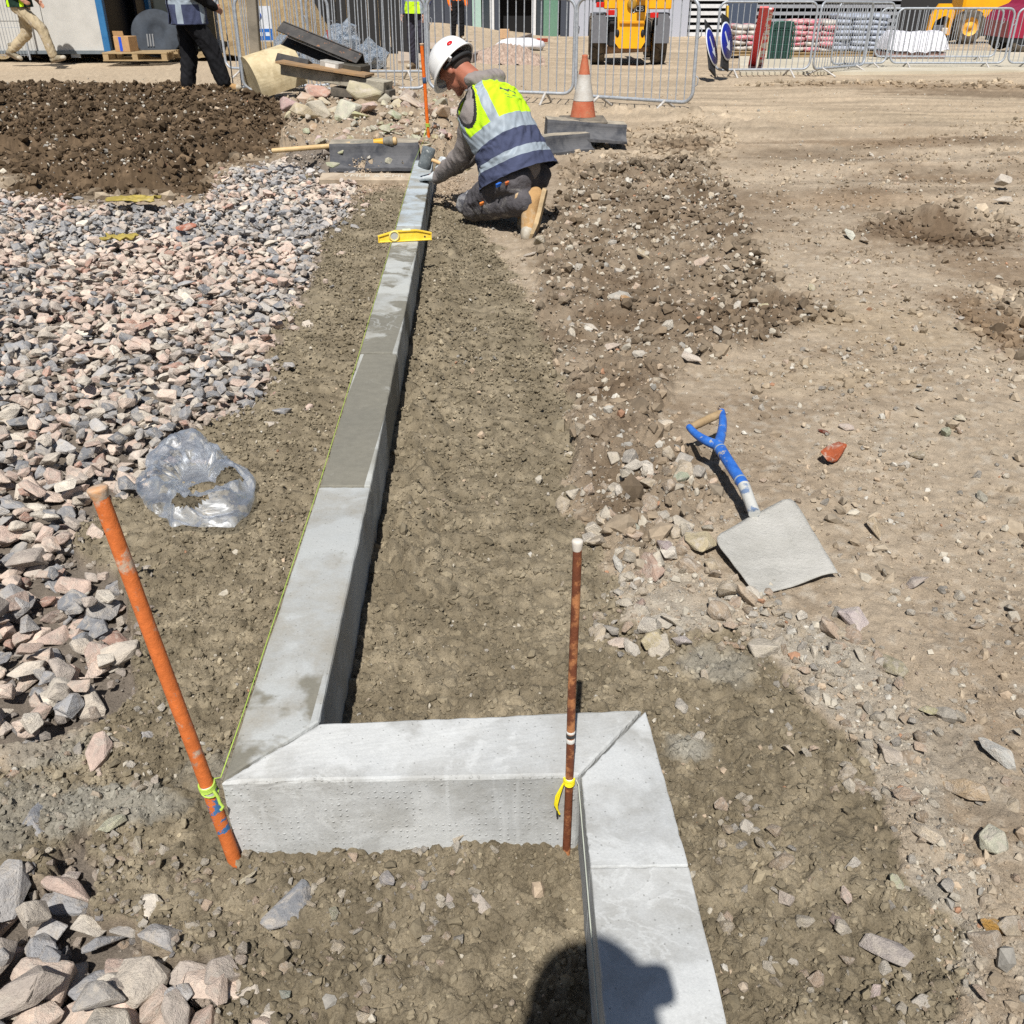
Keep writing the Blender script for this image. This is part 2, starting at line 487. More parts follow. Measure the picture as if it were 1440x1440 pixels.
# ------------------------------------------------------------------ stones
def hull_rock(seed, npts=16, jag=.28, bev=.05, flat=.72):
    r = random.Random(seed)
    bm = bmesh.new()
    for i in range(npts):
        d = Vector((r.gauss(0, 1), r.gauss(0, 1), r.gauss(0, 1))).normalized()
        d *= 1 - jag * r.random()
        bm.verts.new((d.x, d.y * r.uniform(.74, .9), d.z * flat))
    res = bmesh.ops.convex_hull(bm, input=list(bm.verts))
    bmesh.ops.delete(bm, geom=[v for v in bm.verts if not v.link_faces], context='VERTS')
    bmesh.ops.dissolve_limit(bm, angle_limit=.12, verts=bm.verts, edges=bm.edges)
    if bev:
        bmesh.ops.bevel(bm, geom=list(bm.edges), offset=bev, segments=1, affect='EDGES', profile=.6)
    bmesh.ops.triangulate(bm, faces=bm.faces)
    me = bpy.data.meshes.new('stone')
    bm.to_mesh(me); bm.free()
    return me

def lump_rock(seed, sub=1, amp=.22, flat=.75):
    r = random.Random(seed)
    bm = bmesh.new()
    bmesh.ops.create_icosphere(bm, subdivisions=sub, radius=1)
    ax = [Vector((r.gauss(0, 1), r.gauss(0, 1), r.gauss(0, 1))).normalized() for _ in range(9)]
    off = [r.uniform(.62, .95) for _ in ax]
    for v in bm.verts:
        for a, o in zip(ax, off):
            d = v.co.dot(a)
            if d > o: v.co -= a * (d - o) * .85
        v.co *= 1 + r.uniform(-amp, amp) * .4
        v.co.z *= flat
    me = bpy.data.meshes.new('clod')
    bm.to_mesh(me); bm.free()
    for p in me.polygons: p.use_smooth = sub > 1
    return me

def stone_material(name, source):
    t = NT(name); v = t.coord()
    if source == 'OBJECT': base = t.n('ObjectInfo').outputs['Color']
    else: base = t.n('Attribute', attribute_name='col', attribute_type='INSTANCER').outputs['Color']
    rnd = t.n('ObjectInfo').outputs['Random']
    vec = t.n('VectorMath', operation='ADD'); t.l(v, vec.inputs[0])
    cmb = t.n('CombineXYZ'); 
    for i in range(3): t.l(t.math('MULTIPLY', rnd, 37.0 + 11 * i), cmb.inputs[i])
    t.l(cmb.outputs[0], vec.inputs[1]); vv = vec.outputs[0]
    col = t.mix(.9, base, t.ramp(t.noise(vv, 1.6, 6, .68), [(.3, (.7, .7, .72)), (.5, (1, 1, 1)), (.72, (1.25, 1.22, 1.18))]), 'MULTIPLY')
    col = t.mix(t.ramp(t.noise(vv, 2.2, 5, .7, .6), [(.48, (0, 0, 0)), (.66, (.8, .8, .8))]), col, A(206, 196, 182))     # dust
    t.color(col).set(.9, 0, .25)
    t.bump(t.math('ADD', t.noise(vv, 4, 8, .7), t.math('MULTIPLY', t.noise(vv, 14, 4, .7), .5)), .008, .9)
    return t.m

M_STONE_O = stone_material('stone', 'OBJECT')
M_STONE_I = stone_material('scattered_stone', 'INSTANCER')
t = NT('soil_crumb'); v = t.coord()
base = t.n('Attribute', attribute_name='col', attribute_type='INSTANCER').outputs['Color']
t.color(t.mix(.8, base, t.ramp(t.noise(v, 2.5, 5, .7), [(.3, (.8, .79, .78)), (.7, (1.2, 1.19, 1.16))]), 'MULTIPLY')).set(.96, 0, .2)
t.bump(t.noise(v, 5, 5, .7), .0015, .8)
M_CRUMB = t.m

ROCKS_O = []; src_rock = bpy.data.collections.new('rock_shapes')
for i in range(22):
    me = hull_rock(100 + i, random.Random(i).choice((11, 13, 15, 18)), .34, .045, random.Random(i * 3).uniform(.55, .85))
    me.materials.append(M_STONE_O); ROCKS_O.append(me)
    m2 = me.copy(); m2.materials.clear(); m2.materials.append(M_STONE_I)
    o = bpy.data.objects.new('rock_shape.%03d' % i, m2); src_rock.objects.link(o)
src_clod = bpy.data.collections.new('clod_shapes')
for i in range(14):
    me = lump_rock(300 + i, 1, .6, random.Random(i).uniform(.55, .9)) if i < 7 else hull_rock(300 + i, 12, .4, 0, random.Random(i).uniform(.5, .9)); me.materials.append(M_CRUMB)
    o = bpy.data.objects.new('clod_shape.%03d' % i, me); src_clod.objects.link(o)

def gn_tree(name, coll):
    ng = bpy.data.node_groups.new(name, 'GeometryNodeTree')
    ng.interface.new_socket('Geometry', in_out='INPUT', socket_type='NodeSocketGeometry')
    ng.interface.new_socket('Geometry', in_out='OUTPUT', socket_type='NodeSocketGeometry')
    N = ng.nodes; L = ng.links
    gi = N.new('NodeGroupInput'); go = N.new('NodeGroupOutput')
    ci = N.new('GeometryNodeCollectionInfo'); ci.inputs['Collection'].default_value = coll
    ci.inputs['Separate Children'].default_value = True; ci.inputs['Reset Children'].default_value = True
    ip = N.new('GeometryNodeInstanceOnPoints'); ip.inputs['Pick Instance'].default_value = True
    def attr(nm, typ):
        a = N.new('GeometryNodeInputNamedAttribute'); a.data_type = typ; a.inputs['Name'].default_value = nm
        return a.outputs['Attribute']
    er = N.new('FunctionNodeEulerToRotation')
    L.new(attr('rot', 'FLOAT_VECTOR'), er.inputs[0])
    L.new(gi.outputs[0], ip.inputs['Points']); L.new(ci.outputs[0], ip.inputs['Instance'])
    L.new(attr('idx', 'INT'), ip.inputs['Instance Index'])
    L.new(er.outputs[0], ip.inputs['Rotation']); L.new(attr('scl', 'FLOAT_VECTOR'), ip.inputs['Scale'])
    L.new(ip.outputs[0], go.inputs[0])
    return ng
GN_ROCK = gn_tree('scatter_rock', src_rock); GN_CLOD = gn_tree('scatter_clod', src_clod)

def scatter(name, ng, nshape, P, rot, scl, col, parent=None):
    me = bpy.data.meshes.new(name); n = len(P)
    me.vertices.add(n); me.vertices.foreach_set('co', np.asarray(P, np.float32).reshape(-1))
    for nm, typ, arr in (('rot', 'FLOAT_VECTOR', rot), ('scl', 'FLOAT_VECTOR', scl)):
        a = me.attributes.new(nm, typ, 'POINT'); a.data.foreach_set('vector', np.asarray(arr, np.float32).reshape(-1))
    a = me.attributes.new('idx', 'INT', 'POINT'); a.data.foreach_set('value', RNG.integers(0, nshape, n).astype(np.int32))
    a = me.attributes.new('col', 'FLOAT_COLOR', 'POINT')
    a.data.foreach_set('color', np.concatenate([col, np.ones((n, 1))], 1).astype(np.float32).reshape(-1))
    me.update()
    o = link(name, me, parent)
    md = o.modifiers.new('scatter', 'NODES'); md.node_group = ng
    o['kind'] = 'stuff'
    return o

def to_px(x, y, z):
    d = y * _C - (z - CAM_H) * _S; v = -(y * _S + (z - CAM_H) * _C)
    return 720 + FPX * x / d, 720 + FPX * v / d, FPX / d

STONE_COLS = 1.08 * np.array([A(222,198,180), A(214,186,170), A(200,186,174), A(186,184,184), A(160,162,168), A(140,144,152), A(210,198,182), A(224,214,198), A(204,158,138), A(176,172,168)])
STONE_P = np.array([.2, .15, .13, .12, .09, .07, .1, .07, .03, .04])

def bed_points():
    xs, ys = np.meshgrid(np.arange(-7.5, 0, .058), np.arange(.35, 8.8, .058))
    x = xs.reshape(-1) + RNG.uniform(-.03, .03, xs.size); y = ys.reshape(-1) + RNG.uniform(-.03, .03, xs.size)
    hw = .36 + .47 * y
    k = (x > -hw * 1.45 - .1); x, y = x[k], y[k]
    d = np.maximum(sdf_poly(Z_BED, x, y), sdf_poly(Z_BED2, x, y)) + .10 * fbm(x * 4, y * 4, 3, 203)
    k = (d > 0) | ((d > -.16) & (RNG.random(len(x)) < .10))
    return x[k], y[k]

bed = tag(empty('stone_bed', (-1.6, 3.2, 0)), kind='structure')
bx_, by_ = bed_points()
layers = []
for li, (keep, zoff, smin, smax) in enumerate(((1.0, -.035, .032, .052), (.72, -.006, .025, .058), (.20, .022, .024, .050))):
    k = RNG.random(len(bx_)) < np.where(sdf_poly(Z_BED2, bx_, by_) > -.05, (1.0, .8, .4)[li], keep)
    x = bx_[k] + RNG.uniform(-.02, .02, k.sum()); y = by_[k] + RNG.uniform(-.02, .02, k.sum())
    s = smin + (smax - smin) * RNG.random(len(x)) ** 1.6
    near2 = sdf_poly(Z_BED2, x, y) > -.02
    s = np.where(near2, s * 1.32, s * (1 + .12 * (1 - sstep(1.6, 3.2, y))))
    z = zoff + RNG.uniform(-.012, .012, len(x)) + ground_base(x, y)
    layers.append(np.stack([x, y, z, s], -1))
S_ = np.concatenate(layers)
n = len(S_)
# colour drifts from pink at the far left to bluish grey in the middle, as the tipped loads lie
drift = fbm(S_[:, 0] * .9, S_[:, 1] * .9, 3, 201)
ci = RNG.choice(len(STONE_COLS), n, p=STONE_P)
blue = RNG.random(n) < np.clip(.36 + .9 * drift, 0, .8) * sstep(2.6, 3.6, S_[:, 1])
ci = np.where(blue, RNG.choice([2, 3, 4, 5], n), ci)
pink = RNG.random(n) < np.clip(.35 - .9 * drift + .5 * sstep(-1.6, -3.0, S_[:, 0]), 0, .9) * sstep(3.2, 5.0, S_[:, 1])
ci = np.where(pink & ~blue, RNG.choice([0, 1, 6, 8], n, p=[.45, .3, .15, .1]), ci)
scol = STONE_COLS[ci]; scol = (scol * .74 + .26 * scol.mean(1, keepdims=True)) * (1 + RNG.normal(0, .12, (n, 1))) * np.array([[1.02, 1.0, .96]])
srot = np.stack([RNG.uniform(-.42, .42, n), RNG.uniform(-.42, .42, n), RNG.uniform(0, 6.28, n)], -1)
sscl = S_[:, 3:4] * np.stack([RNG.uniform(.85, 1.35, n), RNG.uniform(.75, 1.1, n), RNG.uniform(.6, .95, n)], -1)
spx, spy, spm = to_px(S_[:, 0], S_[:, 1], S_[:, 2])
vis = (spx > 4) & (spx < 1436) & (spy > 0) & (spy < 1436) & (S_[:, 2] > -.02)
order = np.argsort(-(np.where(vis, spm * S_[:, 3], 0)))
pick = np.zeros(n, bool); pick[order[:300]] = True
inv = bed.matrix_basis.inverted()
for i in np.nonzero(pick)[0]:
    o = link('stone', ROCKS_O[int(RNG.integers(0, len(ROCKS_O)))], bed, Vector(S_[i, :3]) - bed.location, tuple(srot[i]), tuple(sscl[i]))
    o.color = (*np.clip(scol[i], 0, 1), 1)
k = ~pick
scatter('crushed_stones', GN_ROCK, 22, S_[k, :3] - np.array(bed.location), srot[k], sscl[k], np.clip(scol[k], .02, .85), bed)

def soil_crumbs():
    N = 290000
    py = RNG.uniform(105, 1460, N); px = RNG.uniform(-330, 1770, N)
    u, v = px - 720, py - 720
    t_ = CAM_H / (FPX * _S + v * _C)
    x = u * t_; y = (FPX * _C - v * _S) * t_; pm = 1 / t_ / 1.0
    W = zone_weights(x, y)
    s = 1.05 * RNG.random(N) ** -.47 / (FPX / (y * _C + CAM_H * _S))      # half size in metres, a power law cut off where it stops showing
    s = np.minimum(s, .007 + .012 * RNG.random(N) ** 4 + .006 * (1 - W['damp']) + .016 * (W['heap'] + W['rubble'] + .4 * W['clod']))
    rest = np.clip(1 - W['damp'] - W['bed'] - W['heap'] - W['rubble'] - W['clod'], 0, 1)
    patch = sstep(-.35, .45, fbm(x * 2.1, y * 2.1, 3, 301))
    dens = .62 * W['damp'] * (.25 + .75 * patch) + .36 * rest * (.12 + .88 * patch) * (1 - .6 * sstep(7, 11, y)) + .8 * W['heap'] + .6 * W['rubble'] + .55 * W['clod'] + .5 * W['pale'] + .4 * W['slab']
    k = (RNG.random(N) < dens) & (W['bed'] < .4)
    k &= ~((np.abs(x - KX(y)) < .085) & (y > 1.15) & (y < 8))
    k &= ~((y > 1.158 + .02 * (x + .4)) & (y < 1.33) & (x > -.49) & (x < .25)) & ~((x > .112) & (x < .275) & (y < 1.34))
    x, y, s = x[k], y[k], s[k]; W = {a: b[k] for a, b in W.items()}
    n = len(x)
    z = ground_height(x, y, W) + s * RNG.uniform(-.1, .45, n)
    col = ground_color(x, y, W) * (1 + RNG.normal(-.02, .14, (n, 1)))
    r = RNG.random(n)
    # pebbles of other colours among the crumbs; the larger ones are mostly stone
    pp = .06 * W['damp'] + .14 * W['heap'] + .5 * W['rubble'] + .22 * W['clod'] + .5 * W['pale'] + .22 * np.clip(1 - W['damp'] - W['heap'], 0, 1)
    pp = pp * np.clip(s / .006, .5, 2.2)
    grad = .88 * np.array([A(208,200,184), A(200,180,156), A(184,170,152), A(170,166,158), A(190,148,120), A(218,213,202)])
    st = r < pp
    col = np.where(st[:, None], grad[RNG.choice(6, n, p=[.31, .24, .22, .10, .03, .1])] * (1 + RNG.normal(0, .1, (n, 1))), col)
    rot = RNG.uniform(0, 6.28, (n, 3)); scl = s[:, None] * RNG.uniform(.7, 1.25, (n, 3))
    return tag(scatter('soil_crumbs', GN_CLOD, 14, np.stack([x, y, z], -1), rot, scl, np.clip(col, .01, .85)), 'crumbled soil and small pebbles strewn over the whole ground', 'soil', kind='stuff')
soil_crumbs()

def strew(name, zones, cols, probs, label, cat, ng, nshape, parent=None, tone=None, sink=(0.0, .4)):
    """stones or clods of real sizes strewn inside outlines: (outline, per square metre, smallest, largest, power, patchiness)"""
    P = []
    for poly, dens, lo, hi, pw, patchy in zones:
        pts = np.array([tuple(G(a, b))[:2] for a, b in poly]); mn, mx = pts.min(0), pts.max(0)
        n = int((mx[0] - mn[0]) * (mx[1] - mn[1]) * dens)
        x = RNG.uniform(mn[0], mx[0], n); y = RNG.uniform(mn[1], mx[1], n)
        k = np.abs(x) < (.36 + .47 * y) * 1.25
        x, y = x[k], y[k]; n = len(x)
        d = sdf_poly(poly, x + .07 * fbm(x * 5, y * 5, 2, 61), y + .07 * fbm(x * 5 + 9, y * 5, 2, 62))
        k = (d > -.03) & (fbm(x * 3.5, y * 3.5, 2, 63) + .35 * RNG.random(n) > patchy)
        k &= ~((x > .110) & (x < .29) & (y < 1.345)) & ~((y > 1.153 + .02 * (x + .45)) & (y < 1.335) & (x > -.495) & (x < .25)) & ~((np.abs(x - KX(y)) < .082) & (y > 1.15) & (y < 7.45))
        x, y = x[k], y[k]; s = lo + (hi - lo) * RNG.random(len(x)) ** pw
        P.append(np.stack([x, y, s], -1))
    P = np.concatenate(P); n = len(P)
    W = zone_weights(P[:, 0], P[:, 1])
    z = ground_height(P[:, 0], P[:, 1], W) + P[:, 2] * RNG.uniform(sink[0], sink[1], n)
    if tone is None: col = np.array(cols)[RNG.choice(len(cols), n, p=probs)] * (1 + RNG.normal(0, .1, (n, 1)))
    else: col = ground_color(P[:, 0], P[:, 1], W) * (tone + RNG.normal(0, .15, (n, 1)))
    rot = np.stack([RNG.uniform(-.8, .8, n), RNG.uniform(-.8, .8, n), RNG.uniform(0, 6.28, n)], -1)
    o = scatter(name, ng, nshape, np.stack([P[:, 0], P[:, 1], z], -1) - (np.array(parent.location) if parent else 0), rot, P[:, 2:3] * RNG.uniform(.7, 1.25, (n, 3)), np.clip(col, .012, .85), parent)
    return tag(o, label, cat, kind='stuff')

PALE_C = [.96 * np.array(A(*c)) for c in ((206,196,178), (196,182,160), (214,206,192), (186,168,146), (200,178,156), (176,170,160))]
strew('pale_rubble', ((Z_RUB2, 900, .007, .052, 2.8, -.2), (Z_RUB2, 1800, .003, .009, 1.5, -.2), (Z_PALE, 1300, .003, .026, 3.4, -.12), (Z_CLOD, 120, .008, .038, 3, -.12), (Z_FRONT, 3600, .002, .0165, 3.2, -.02), (Z_RIGHT, 1000, .003, .026, 3.6, -.12), (Z_LEFT, 1700, .0025, .018, 3, -.05), ([(1000,560),(1460,400),(1460,900),(1150,860)], 260, .004, .024, 3, -.1), ([(1000,250),(1460,180),(1460,420),(1000,560)], 70, .007, .03, 3, .0), (Z_DAMP, 40, .003, .013, 3, -.1)),
      PALE_C, [.28, .22, .15, .15, .12, .08], 'pale dusty rubble strewn round the shovel and along the soil edge', 'rubble', GN_ROCK, 22)
E_ = lambda cx, cy, rx, ry: [(cx + rx * math.cos(a), cy + ry * math.sin(a)) for a in [i / 14 * 2 * math.pi for i in range(14)]]
strew('bedding_crumbs', ((Z_DAMP, 3000, .003, .0105, 2.0, -.3), (Z_DAMP, 160, .007, .016, 2.6, .05), ([(-60,960),(1400,900),(1400,1500),(-60,1500)], 2200, .0016, .0045, 1.6, -.2)), None, None,
      'crumbs of damp bedding mix on both sides of the kerb', 'soil', GN_CLOD, 14, tone=1.0)
strew('soil_clods', ((Z_CLOD, 620, .006, .042, 3.4, -.05), (Z_HEAP, 330, .010, .060, 3.6, -.25), (E_(1320, 325, 120, 26), 420, .010, .05, 2.4, -.3), (E_(1425, 470, 70, 70), 420, .010, .045, 2.4, -.2), (E_(1090, 440, 110, 26), 500, .010, .04, 2.2, -.2), (E_(960, 205, 70, 16), 260, .015, .05, 2.2, -.3),
      (E_(1330, 105, 300, 6), 60, .02, .07, 2, -.1), ([(760,200),(980,170),(1040,190),(1000,240),(800,262)], 240, .012, .055, 2.4, -.1), ([(1000,240),(1460,160),(1460,900),(1000,700)], 190, .006, .03, 3.2, .05)), None, None,
      'dark crumbly soil clods right of the worker and on the heap', 'soil', GN_CLOD, 14, tone=.92)
strew('stone_fines', ((Z_BED, 900, .006, .022, 2.2, -.6), (Z_BED2, 1600, .005, .02, 2.2, -.6)), [.95 * np.array(A(*c)) for c in ((196,180,164), (178,168,158), (206,194,178), (164,160,158))], [.35, .25, .25, .15], None, None, GN_ROCK, 22, parent=bed, sink=(.2, 1.2))

# ------------------------------------------------------------------ kerb stones
def M_concrete(name, base, pale, wet, wetbias=0.0, wety=0.0, pimples=False, seed=0.0, edge=True):
    t = NT(name); g = t.coord('Generated'); o = t.coord('Object')
    mp = t.n('Mapping'); mp.inputs['Location'].default_value = (seed * 3.7, seed * 1.9, seed); t.l(o, mp.inputs['Vector']); v = mp.outputs[0]
    sx = t.n('SeparateXYZ'); t.l(g, sx.inputs[0])
    col = t.ramp(t.noise(v, 9, 7, .68), [(.36, base), (.62, pale)])
    col = t.mix(t.ramp(t.noise(v, 5, 4, .55, .4), [(.5, (0, 0, 0)), (.58, (.85, .85, .85))]), col, tuple(min(.85, c * 1.14) for c in pale))
    f = t.noise(v, 4.2, 5, .6, .3)
    f = t.math('ADD', t.math('ADD', f, wetbias), t.math('MULTIPLY', t.math('SUBTRACT', .5, sx.outputs[1]), wety))
    wm = t.ramp(f, [(.52, (0, 0, 0)), (.57, (1, 1, 1))])
    if edge:
        e = t.math('MULTIPLY', t.math('GREATER_THAN', sx.outputs[0], .09), t.math('LESS_THAN', sx.outputs[0], .9))
        wm = t.math('MULTIPLY', wm, e)
    col = t.mix(wm, col, t.ramp(t.noise(v, 40, 4), [(.3, wet), (.7, tuple(c * 1.18 for c in wet))]))
    ch = t.noise(v, 7, 6, .6, 2.2)
    chm = t.ramp(t.math('ABSOLUTE', t.math('SUBTRACT', ch, .5)), [(.006, (.42, .42, .42)), (.035, (0, 0, 0))])
    col = t.mix(t.math('MULTIPLY', chm, t.ramp(t.noise(v, 3, 3), [(.5, (0, 0, 0)), (.6, (1, 1, 1))])), col, tuple(min(.85, c * 1.22) for c in pale))
    pits = t.n('TexVoronoi', I={'Scale': 70.0}); t.l(v, pits.inputs['Vector'])
    col = t.mix(t.ramp(pits.outputs['Distance'], [(.07, (.75, .75, .75)), (.13, (0, 0, 0))]), col, tuple(c * .55 for c in base))
    col = t.mix(.5, col, t.ramp(t.noise(v, 260, 3, .7), [(.3, (.82, .82, .82)), (.7, (1.12, 1.12, 1.12))]), 'MULTIPLY')
    col = t.mix(.8, col, t.ramp(t.noise(v, 2.6, 3), [(.3, (.86, .87, .88)), (.7, (1.08, 1.07, 1.05))]), 'MULTIPLY')
    t.color(col).set(.85, 0, .3)
    h = t.math('ADD', t.math('MULTIPLY', t.noise(v, 120, 5, .7), .25), t.math('MULTIPLY', t.noise(v, 18, 5), .6))
    if pimples:
        mp2 = t.n('Mapping'); mp2.inputs['Scale'].default_value = (26, 26, 2.2); t.l(o, mp2.inputs['Vector'])
        col = t.mix(t.ramp(t.noise(mp2.outputs[0], 1, 4, .6), [(.58, (0, 0, 0)), (.68, (.6, .6, .6))]), col, tuple(min(.85, c * 1.2) for c in pale))
        t.color(col)
        s2 = t.n('SeparateXYZ'); t.l(o, s2.inputs[0])
        def cell(s, d, off):
            q = t.math('FRACT', t.math('ADD', t.math('DIVIDE', s, d), off)); q = t.math('SUBTRACT', q, .5); return t.math('MULTIPLY', q, q)
        jit = t.math('MULTIPLY', t.noise(o, 60, 2), .9)
        d = t.math('ADD', cell(s2.outputs[0], .0125, jit), cell(s2.outputs[2], .0135, jit))
        dots = t.ramp(d, [(.0, (1, 1, 1)), (.035, (0, 0, 0))])
        h = t.math('ADD', h, t.math('MULTIPLY', t.math('MULTIPLY', dots, t.ramp(t.noise(o, 25, 3), [(.45, (0, 0, 0)), (.6, (1, 1, 1))])), .5))
    t.bump(h, .004, .7)
    return t.m

def kerb(outline, z0, z1, mat, label, bev=.006, seed=1, groove=False):
    cx = sum(p[0] for p in outline) / len(outline); cy = sum(p[1] for p in outline) / len(outline)
    bm = bmesh.new()
    vs_ = [bm.verts.new((x - cx, y - cy, z1)) for x, y in outline]
    f = bm.faces.new(vs_)
    ex = bmesh.ops.extrude_face_region(bm, geom=[f])
    for v in [g for g in ex['geom'] if isinstance(g, bmesh.types.BMVert)]: v.co.z = z0
    bmesh.ops.recalc_face_normals(bm, faces=bm.faces)
    long_e = [e for e in bm.edges if e.calc_length() > .11]
    bmesh.ops.subdivide_edges(bm, edges=[e for e in bm.edges], cuts=22, use_grid_fill=True)
    ed = [e for e in bm.edges if len(e.link_faces) == 2 and e.calc_face_angle(0) > .6 and not all(abs(v.co.z - z0) < 1e-5 for v in e.verts)]
    bmesh.ops.bevel(bm, geom=ed, offset=bev, segments=2, affect='EDGES', profile=.5)
    rr = random.Random(seed)
    edge_v = set()
    for v in bm.verts:
        n1 = float(vnoise(np.array([v.co.x * 30 + seed]), np.array([v.co.y * 30 + v.co.z * 41]), seed)[0])
        n2 = float(vnoise(np.array([v.co.x * 110 + seed]), np.array([v.co.y * 110 + v.co.z * 97]), seed + 3)[0])
        top_edge = v.co.z > z1 - bev * 1.2 and any(abs(f.normal.z) < .9 for f in v.link_faces)
        k = .0016 if top_edge else .0004
        v.co += v.normal * (n1 * k + n2 * k * .7)
        if groove and abs(v.co.z - (z0 + z1) * .5 - .03) < .0025 and v.normal.y < -.7: v.co.y += .002
    me = bpy.data.meshes.new('kerb_stone'); bm.to_mesh(me); bm.free()
    me.materials.append(mat)
    o = link('kerb_stone', me, None, (cx, cy, 0))
    return tag(o, label, 'kerb', 'concrete kerb stones')

KY = [2.211, 3.229, 4.267, 5.247, 6.288, 7.36]
HW = .0675
kL = lambda y: float(KX(np.array(y))) - HW
kR = lambda y: float(KX(np.array(y))) + HW
cb, cp, cw = A(162,160,150), A(186,188,184), A(130,127,116)
gap = .0025
kerb([(-.4855, 1.1595), (-.349, 1.302), (kR(2.211), 2.211 - gap), (kL(2.211), 2.211 - gap)], -.12, .18,
     M_concrete('kerb_concrete_corner', A(164,161,152), A(178,181,180), cw, -.06, .42, seed=1), 'long pale kerb stone mitred against the front kerb, damp at the mitre', seed=2)
labs = ['damp brownish kerb stone second in the long row from the mitred corner', 'third kerb stone from the corner, pale far end and damp near end',
        'kerb stone lying under the near side of the yellow spirit level', 'kerb stone between the yellow spirit level and the kneeling worker', 'last kerb stone of the row under the worker\'s white glove and mallet']
wets = [(.24, .06), (.02, .3), (.0, .25), (-.05, -.15), (-.2, 0)]
for i in range(5):
    y0, y1 = KY[i] + gap, KY[i + 1] - gap
    kerb([(kL(y0), y0), (kR(y0), y0), (kR(y1), y1), (kL(y1), y1)], -.12, .18 + (.003 if i == 1 else 0), M_concrete('kerb_concrete_%d' % i, cb, cp if i < 3 else A(182,192,198), cw, wets[i][0], wets[i][1], seed=i + 3.0), labs[i], seed=5 + i)
pale_c = (A(178,178,174), A(200,202,201), A(150,152,150))
kerb([(-.4885, 1.1545), (-.3465, 1.2985), (.2405, 1.3355), (.1125, 1.170)], -.12, .18, M_concrete('kerb_concrete_front', *pale_c, -.16, 0, True, 9.0, False), 'crosswise whitish kerb stone in front with a dimpled face and mitred ends', seed=11, groove=True)
kerb([(.1165, 1.1665), (.2455, 1.3325), (.268, .9835), (.1185, .9808)], -.12, .18, M_concrete('kerb_concrete_right', *pale_c, -.2, 0, False, 14.0, False), 'short whitish kerb stone mitred to the right end of the front kerb', bev=.003, seed=12)
kerb([(.1185, .9800), (.2685, .9827), (.292, .30), (.122, .30)], -.12, .1795, M_concrete('kerb_concrete_near', *pale_c, -.18, 0, False, 21.0, False), 'whitish kerb stone at the bottom of the picture with the photographer\'s shadow on it', bev=.003, seed=13)

# ------------------------------------------------------------------ marker rods and string lines
def M_rod(name, paint, wear, extra=None, lo=.5):
    t = NT(name); v = t.coord()
    col = t.mix(t.ramp(t.noise(v, 14, 6, .7), [(lo, (0, 0, 0)), (lo + .07, (1, 1, 1))]), paint, wear)
    col = t.mix(.6, col, t.ramp(t.noise(v, 60, 4), [(.3, (.7, .7, .7)), (.7, (1.2, 1.2, 1.2))]), 'MULTIPLY')
    if extra:
        c, z0, z1 = extra
        s = t.n('SeparateXYZ'); t.l(v, s.inputs[0])
        zz = t.math('ADD', s.outputs[2], t.math('MULTIPLY', t.math('SUBTRACT', t.noise(v, 30, 3), .5), .05))
        m = t.math('MULTIPLY', t.math('GREATER_THAN', zz, z0), t.math('LESS_THAN', zz, z1))
        m = t.math('MULTIPLY', m, t.ramp(t.noise(v, 45, 4), [(.46, (0, 0, 0)), (.5, (1, 1, 1))]))
        col = t.mix(m, col, c)
    col = t.mix(t.ramp(t.noise(v, 38, 6, .75), [(.62, (0, 0, 0)), (.66, (.8, .8, .8))]), col, tuple(c * .6 for c in wear))
    t.color(col).set(.65, 0, .35).bump(t.noise(v, 90, 5, .7), .002, .8)
    return t.m

def rod(base, top, r, mat, topmat, label, bands=()):
    base, top = Vector(base), Vector(top)
    d = top - base; L = d.length
    root = empty('marker_rod', base, d.to_track_quat('Z', 'Y').to_euler())
    m = MB()
    n = 40
    m.tube([(.0005 * math.sin(i * .3), .0005 * math.cos(i * .27), -.15 + (L + .15) * i / n) for i in range(n + 1)], [r * (1 + .008 * math.sin(i * 1.7)) for i in range(n + 1)], 14, 0, caps=False)
    m.build('shaft', mat, root)
    c = MB(); c.lathe([(r * .98, L - .012), (r * 1.12, L - .006), (r * 1.22, L), (r * 1.27, L + .003), (r * 1.12, L + .0055), (r * .5, L + .0065), (.0001, L + .0062)], 16)
    c.build('hammered_head', topmat, root)
    for z0, z1, bm_ in bands:
        b = MB(); b.lathe([(r * 1.02, z0), (r * 1.09, z0 + .001), (r * 1.09, z1 - .001), (r * 1.02, z1)], 16)
        b.build('tape_band', bm_, root)
    return tag(root, label, 'rod', 'marker rods')

white_tape = M_plain('white_tape', A(226, 224, 218), .5)
dark_tape = M_plain('dark_tape', (.03, .03, .03), .5)
lime = M_plain('lime_string', A(176, 206, 84, .85), .7)
yellow_s = M_plain('yellow_string', A(232, 214, 30, .95), .7)
pale_s = M_plain('pale_string', A(200, 205, 190), .7)
rodL_b, rodL_t = G(332, 1214), AT(138, 690, 1.2)
o_top = M_worn('rod_head_steel', A(214,160,110), A(190,180,165), 60, .7)
rod(rodL_b, rodL_t, .0120, M_rod('orange_rod_paint', A(218,118,58,.80), A(196,172,150), (A(70,120,170), .075, .15), .56), o_top,
    'leaning orange painted rod at the left kerb corner with lime string tied round it', [(.158, .178, white_tape)])
rodR_b, rodR_t = G(797, 1189, .025), AT(812, 764, 1.215)
rod(rodR_b, rodR_t, .0070, M_rod('rusty_rod_steel', A(116,66,42), A(184,124,80), None, .48), M_plain('rod_head_pale', A(215,208,196), .7),
    'upright rusty brown rod in front of the kerb with yellow string hanging from it', [(.132, .149, white_tape), (.222, .231, white_tape), (.232, .240, dark_tape), (.2405, .246, white_tape)])
rodF_b, rodF_t = Vector((-.757, 9.17, 0)), AT(593, 62, 9.08)
